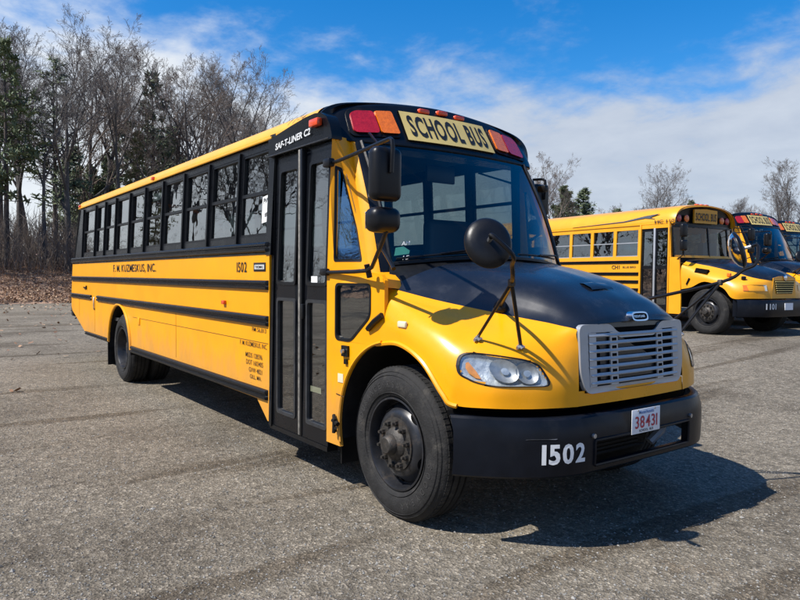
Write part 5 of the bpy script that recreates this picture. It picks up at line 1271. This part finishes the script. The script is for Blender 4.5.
# trees on the open side of the lot: out of the picture, mirrored in the bus windows
rng = random.Random(4)
for k in range(15):
    ms = [(OAK[0], 16), (THIN[0], 14), (OAK[2], 16), (THIN[1], 13), (OAK[1], 16)][k % 5]
    p = Vector((-42 + rng.uniform(-3, 3), -4 - 3.3 * k + rng.uniform(-1.2, 1.2), 0)); p.z = gz(p) - .05
    plant('bare_tree', None, ms[0], p, rng.uniform(11, 16), ms[1], rng.uniform(0, 6.28), 'bare tree beyond the open side of the lot, mirrored in the bus windows', 'tree', 'mirrored bare trees')
for k in range(14):
    ms = [(OAK[2], 16), (PINE[1], 16), (OAK[0], 16), (THIN[0], 14), (PINE[0], 16)][k % 5]; pn = k % 5 in (1, 4)
    p = Vector((-20 + 2.6 * k + rng.uniform(-1, 1), -29 + rng.uniform(-3, 3), 0)); p.z = gz(p) - .05
    plant('pine_tree' if pn else 'bare_tree', None, ms[0], p, rng.uniform(13, 17), ms[1], rng.uniform(0, 6.28), 'pine behind the photographer, mirrored in the cab glass' if pn else 'bare tree behind the photographer, mirrored in the cab glass', 'tree', 'pines behind the photographer' if pn else 'bare trees behind the photographer')
for k, y in enumerate((-13, -31)):
    p = Vector((-47, y, 0)); p.z = gz(p) - .05
    plant('pine_tree', None, PINE[1], p, 9 + 2 * k, 16, k, 'pine beyond the open side of the lot, mirrored in the bus windows', 'tree', 'mirrored pines')

# ================================================================== BANK, LEAVES, BRUSH
def make_bank():
    m = mat('leaf_litter', (0.30, 0.19, 0.125), 0.95, var=0.55, scale=5.0, bump=0.8, bscale=14, dirt=((0.33, 0.22, 0.12), 0.8, 9.0))
    xs = [-36.2 - .4 * i for i in range(12)] + [-41 - 1.2 * i for i in range(14)] + [-60, -75, -110, -200]
    ys_ = [-90, -70] + [-56 + 1.0 * i for i in range(120)] + [70, 90, 130]
    o = MB().grid([[(x, y, bank_z(x, y) + .06 * math.sin(x * 2.1 + y * 1.3) * math.sin(y * 2.7)) for y in ys_] for x in xs]).build('leafy_bank', m, angle=180); tag(o, kind='structure')
    rng = np.random.default_rng(8); items = []
    q = np.array([(-.5, -.32, 0), (.5, -.32, 0), (.62, .0, .12), (.5, .32, 0), (-.5, .32, 0)])
    for i in range(20900):
        x = -37.2 - 9 * rng.random() ** 1.2; y = rng.uniform(-7, 10)
        if i >= 20000: x = -37.5 + 33 * rng.random() ** 2.6; y = rng.uniform(-7, 6)
        s = rng.uniform(.05, .115)
        a, b, c = rng.uniform(0, 6.28), rng.uniform(-.7, .7), rng.uniform(-.7, .7)
        ca, sa = math.cos(a), math.sin(a); v = q * s; v = v @ np.array([[1, 0, 0], [0, math.cos(b), math.sin(b)], [0, -math.sin(b), math.cos(b)]]) @ np.array([[math.cos(c), 0, math.sin(c)], [0, 1, 0], [-math.sin(c), 0, math.cos(c)]]) @ np.array([[ca, sa, 0], [-sa, ca, 0], [0, 0, 1]])
        items.append((v + np.array([x, y, max(bank_z(x, y), 0) + (.05 + .04 * rng.random() if i < 20000 else s * .35)]), [(0, 1, 2, 3, 4)]))
    lm = mat('dead_leaf', (0.3, 0.18, 0.09), 0.8)
    T = lm.node_tree; g = N(T, 'ShaderNodeNewGeometry'); r = N(T, 'ShaderNodeValToRGB'); T.links.new(g.outputs['Random Per Island'], r.inputs[0])
    r.color_ramp.elements[0].color = (0.16, 0.085, 0.05, 1); r.color_ramp.elements[1].color = (0.52, 0.37, 0.23, 1); e = r.color_ramp.elements.new(.6); e.color = (0.32, 0.19, 0.11, 1)
    T.links.new(r.outputs[0], T.nodes['Principled BSDF'].inputs['Base Color'])
    scatter('leaf_litter', lm, items, 'dead brown leaves lying along the edge of the lot', 'leaves')
make_bank()
def make_brush():
    rng = random.Random(12)
    for name, mt_, num, x0, x1, y0, y1, h0, h1, lab in (('brush', 'brush', 4200, -42.5, -58, -9, 16, .9, 4.0, 'grey tangle of bare brush stems under the trees'), ('low_brush', 'brush2', 900, -38.8, -46, -8, 12, .35, 1.2, 'low rusty brush at the edge of the leaf bank'), ('far_brush', 'brush', 900, -40, -52, -60, -9, 1.2, 4.5, 'bare brush along the open side of the lot, mirrored in the windows')):
        T = TB()
        for _ in range(num):
            x = x0 + (x1 - x0) * rng.random() ** 1.2; y = rng.uniform(y0, y1); h = rng.uniform(h0, h1) * (1 if rng.random() < .8 else 1.3)
            p = Vector((x, y, max(bank_z(x, y), 0) - .05)); d = Vector((rng.gauss(0, .22), rng.gauss(0, .22), 1)).normalized(); P = [p]
            for i in range(4): d = (d + Vector((rng.gauss(0, .16), rng.gauss(0, .16), .02))).normalized(); P.append(P[-1] + d * h / 4)
            r0 = .006 + .004 * h; T.tube(P, [r0, r0 * .85, r0 * .7, r0 * .55, .003], 3)
            for j in range(4):
                b = P[rng.randint(1, 3)]; e = Vector((rng.gauss(0, .6), rng.gauss(0, .6), .7)).normalized(); L = h * rng.uniform(.15, .4)
                T.tube([b, b + e * L * .5, b + (e + Vector((rng.gauss(0, .2), rng.gauss(0, .2), .1))) * L], [r0 * .6, r0 * .45, .003], 3)
        o = link(name, T.mesh(name, M[mt_])); tag(o, lab, 'brush', kind='stuff')
make_brush()
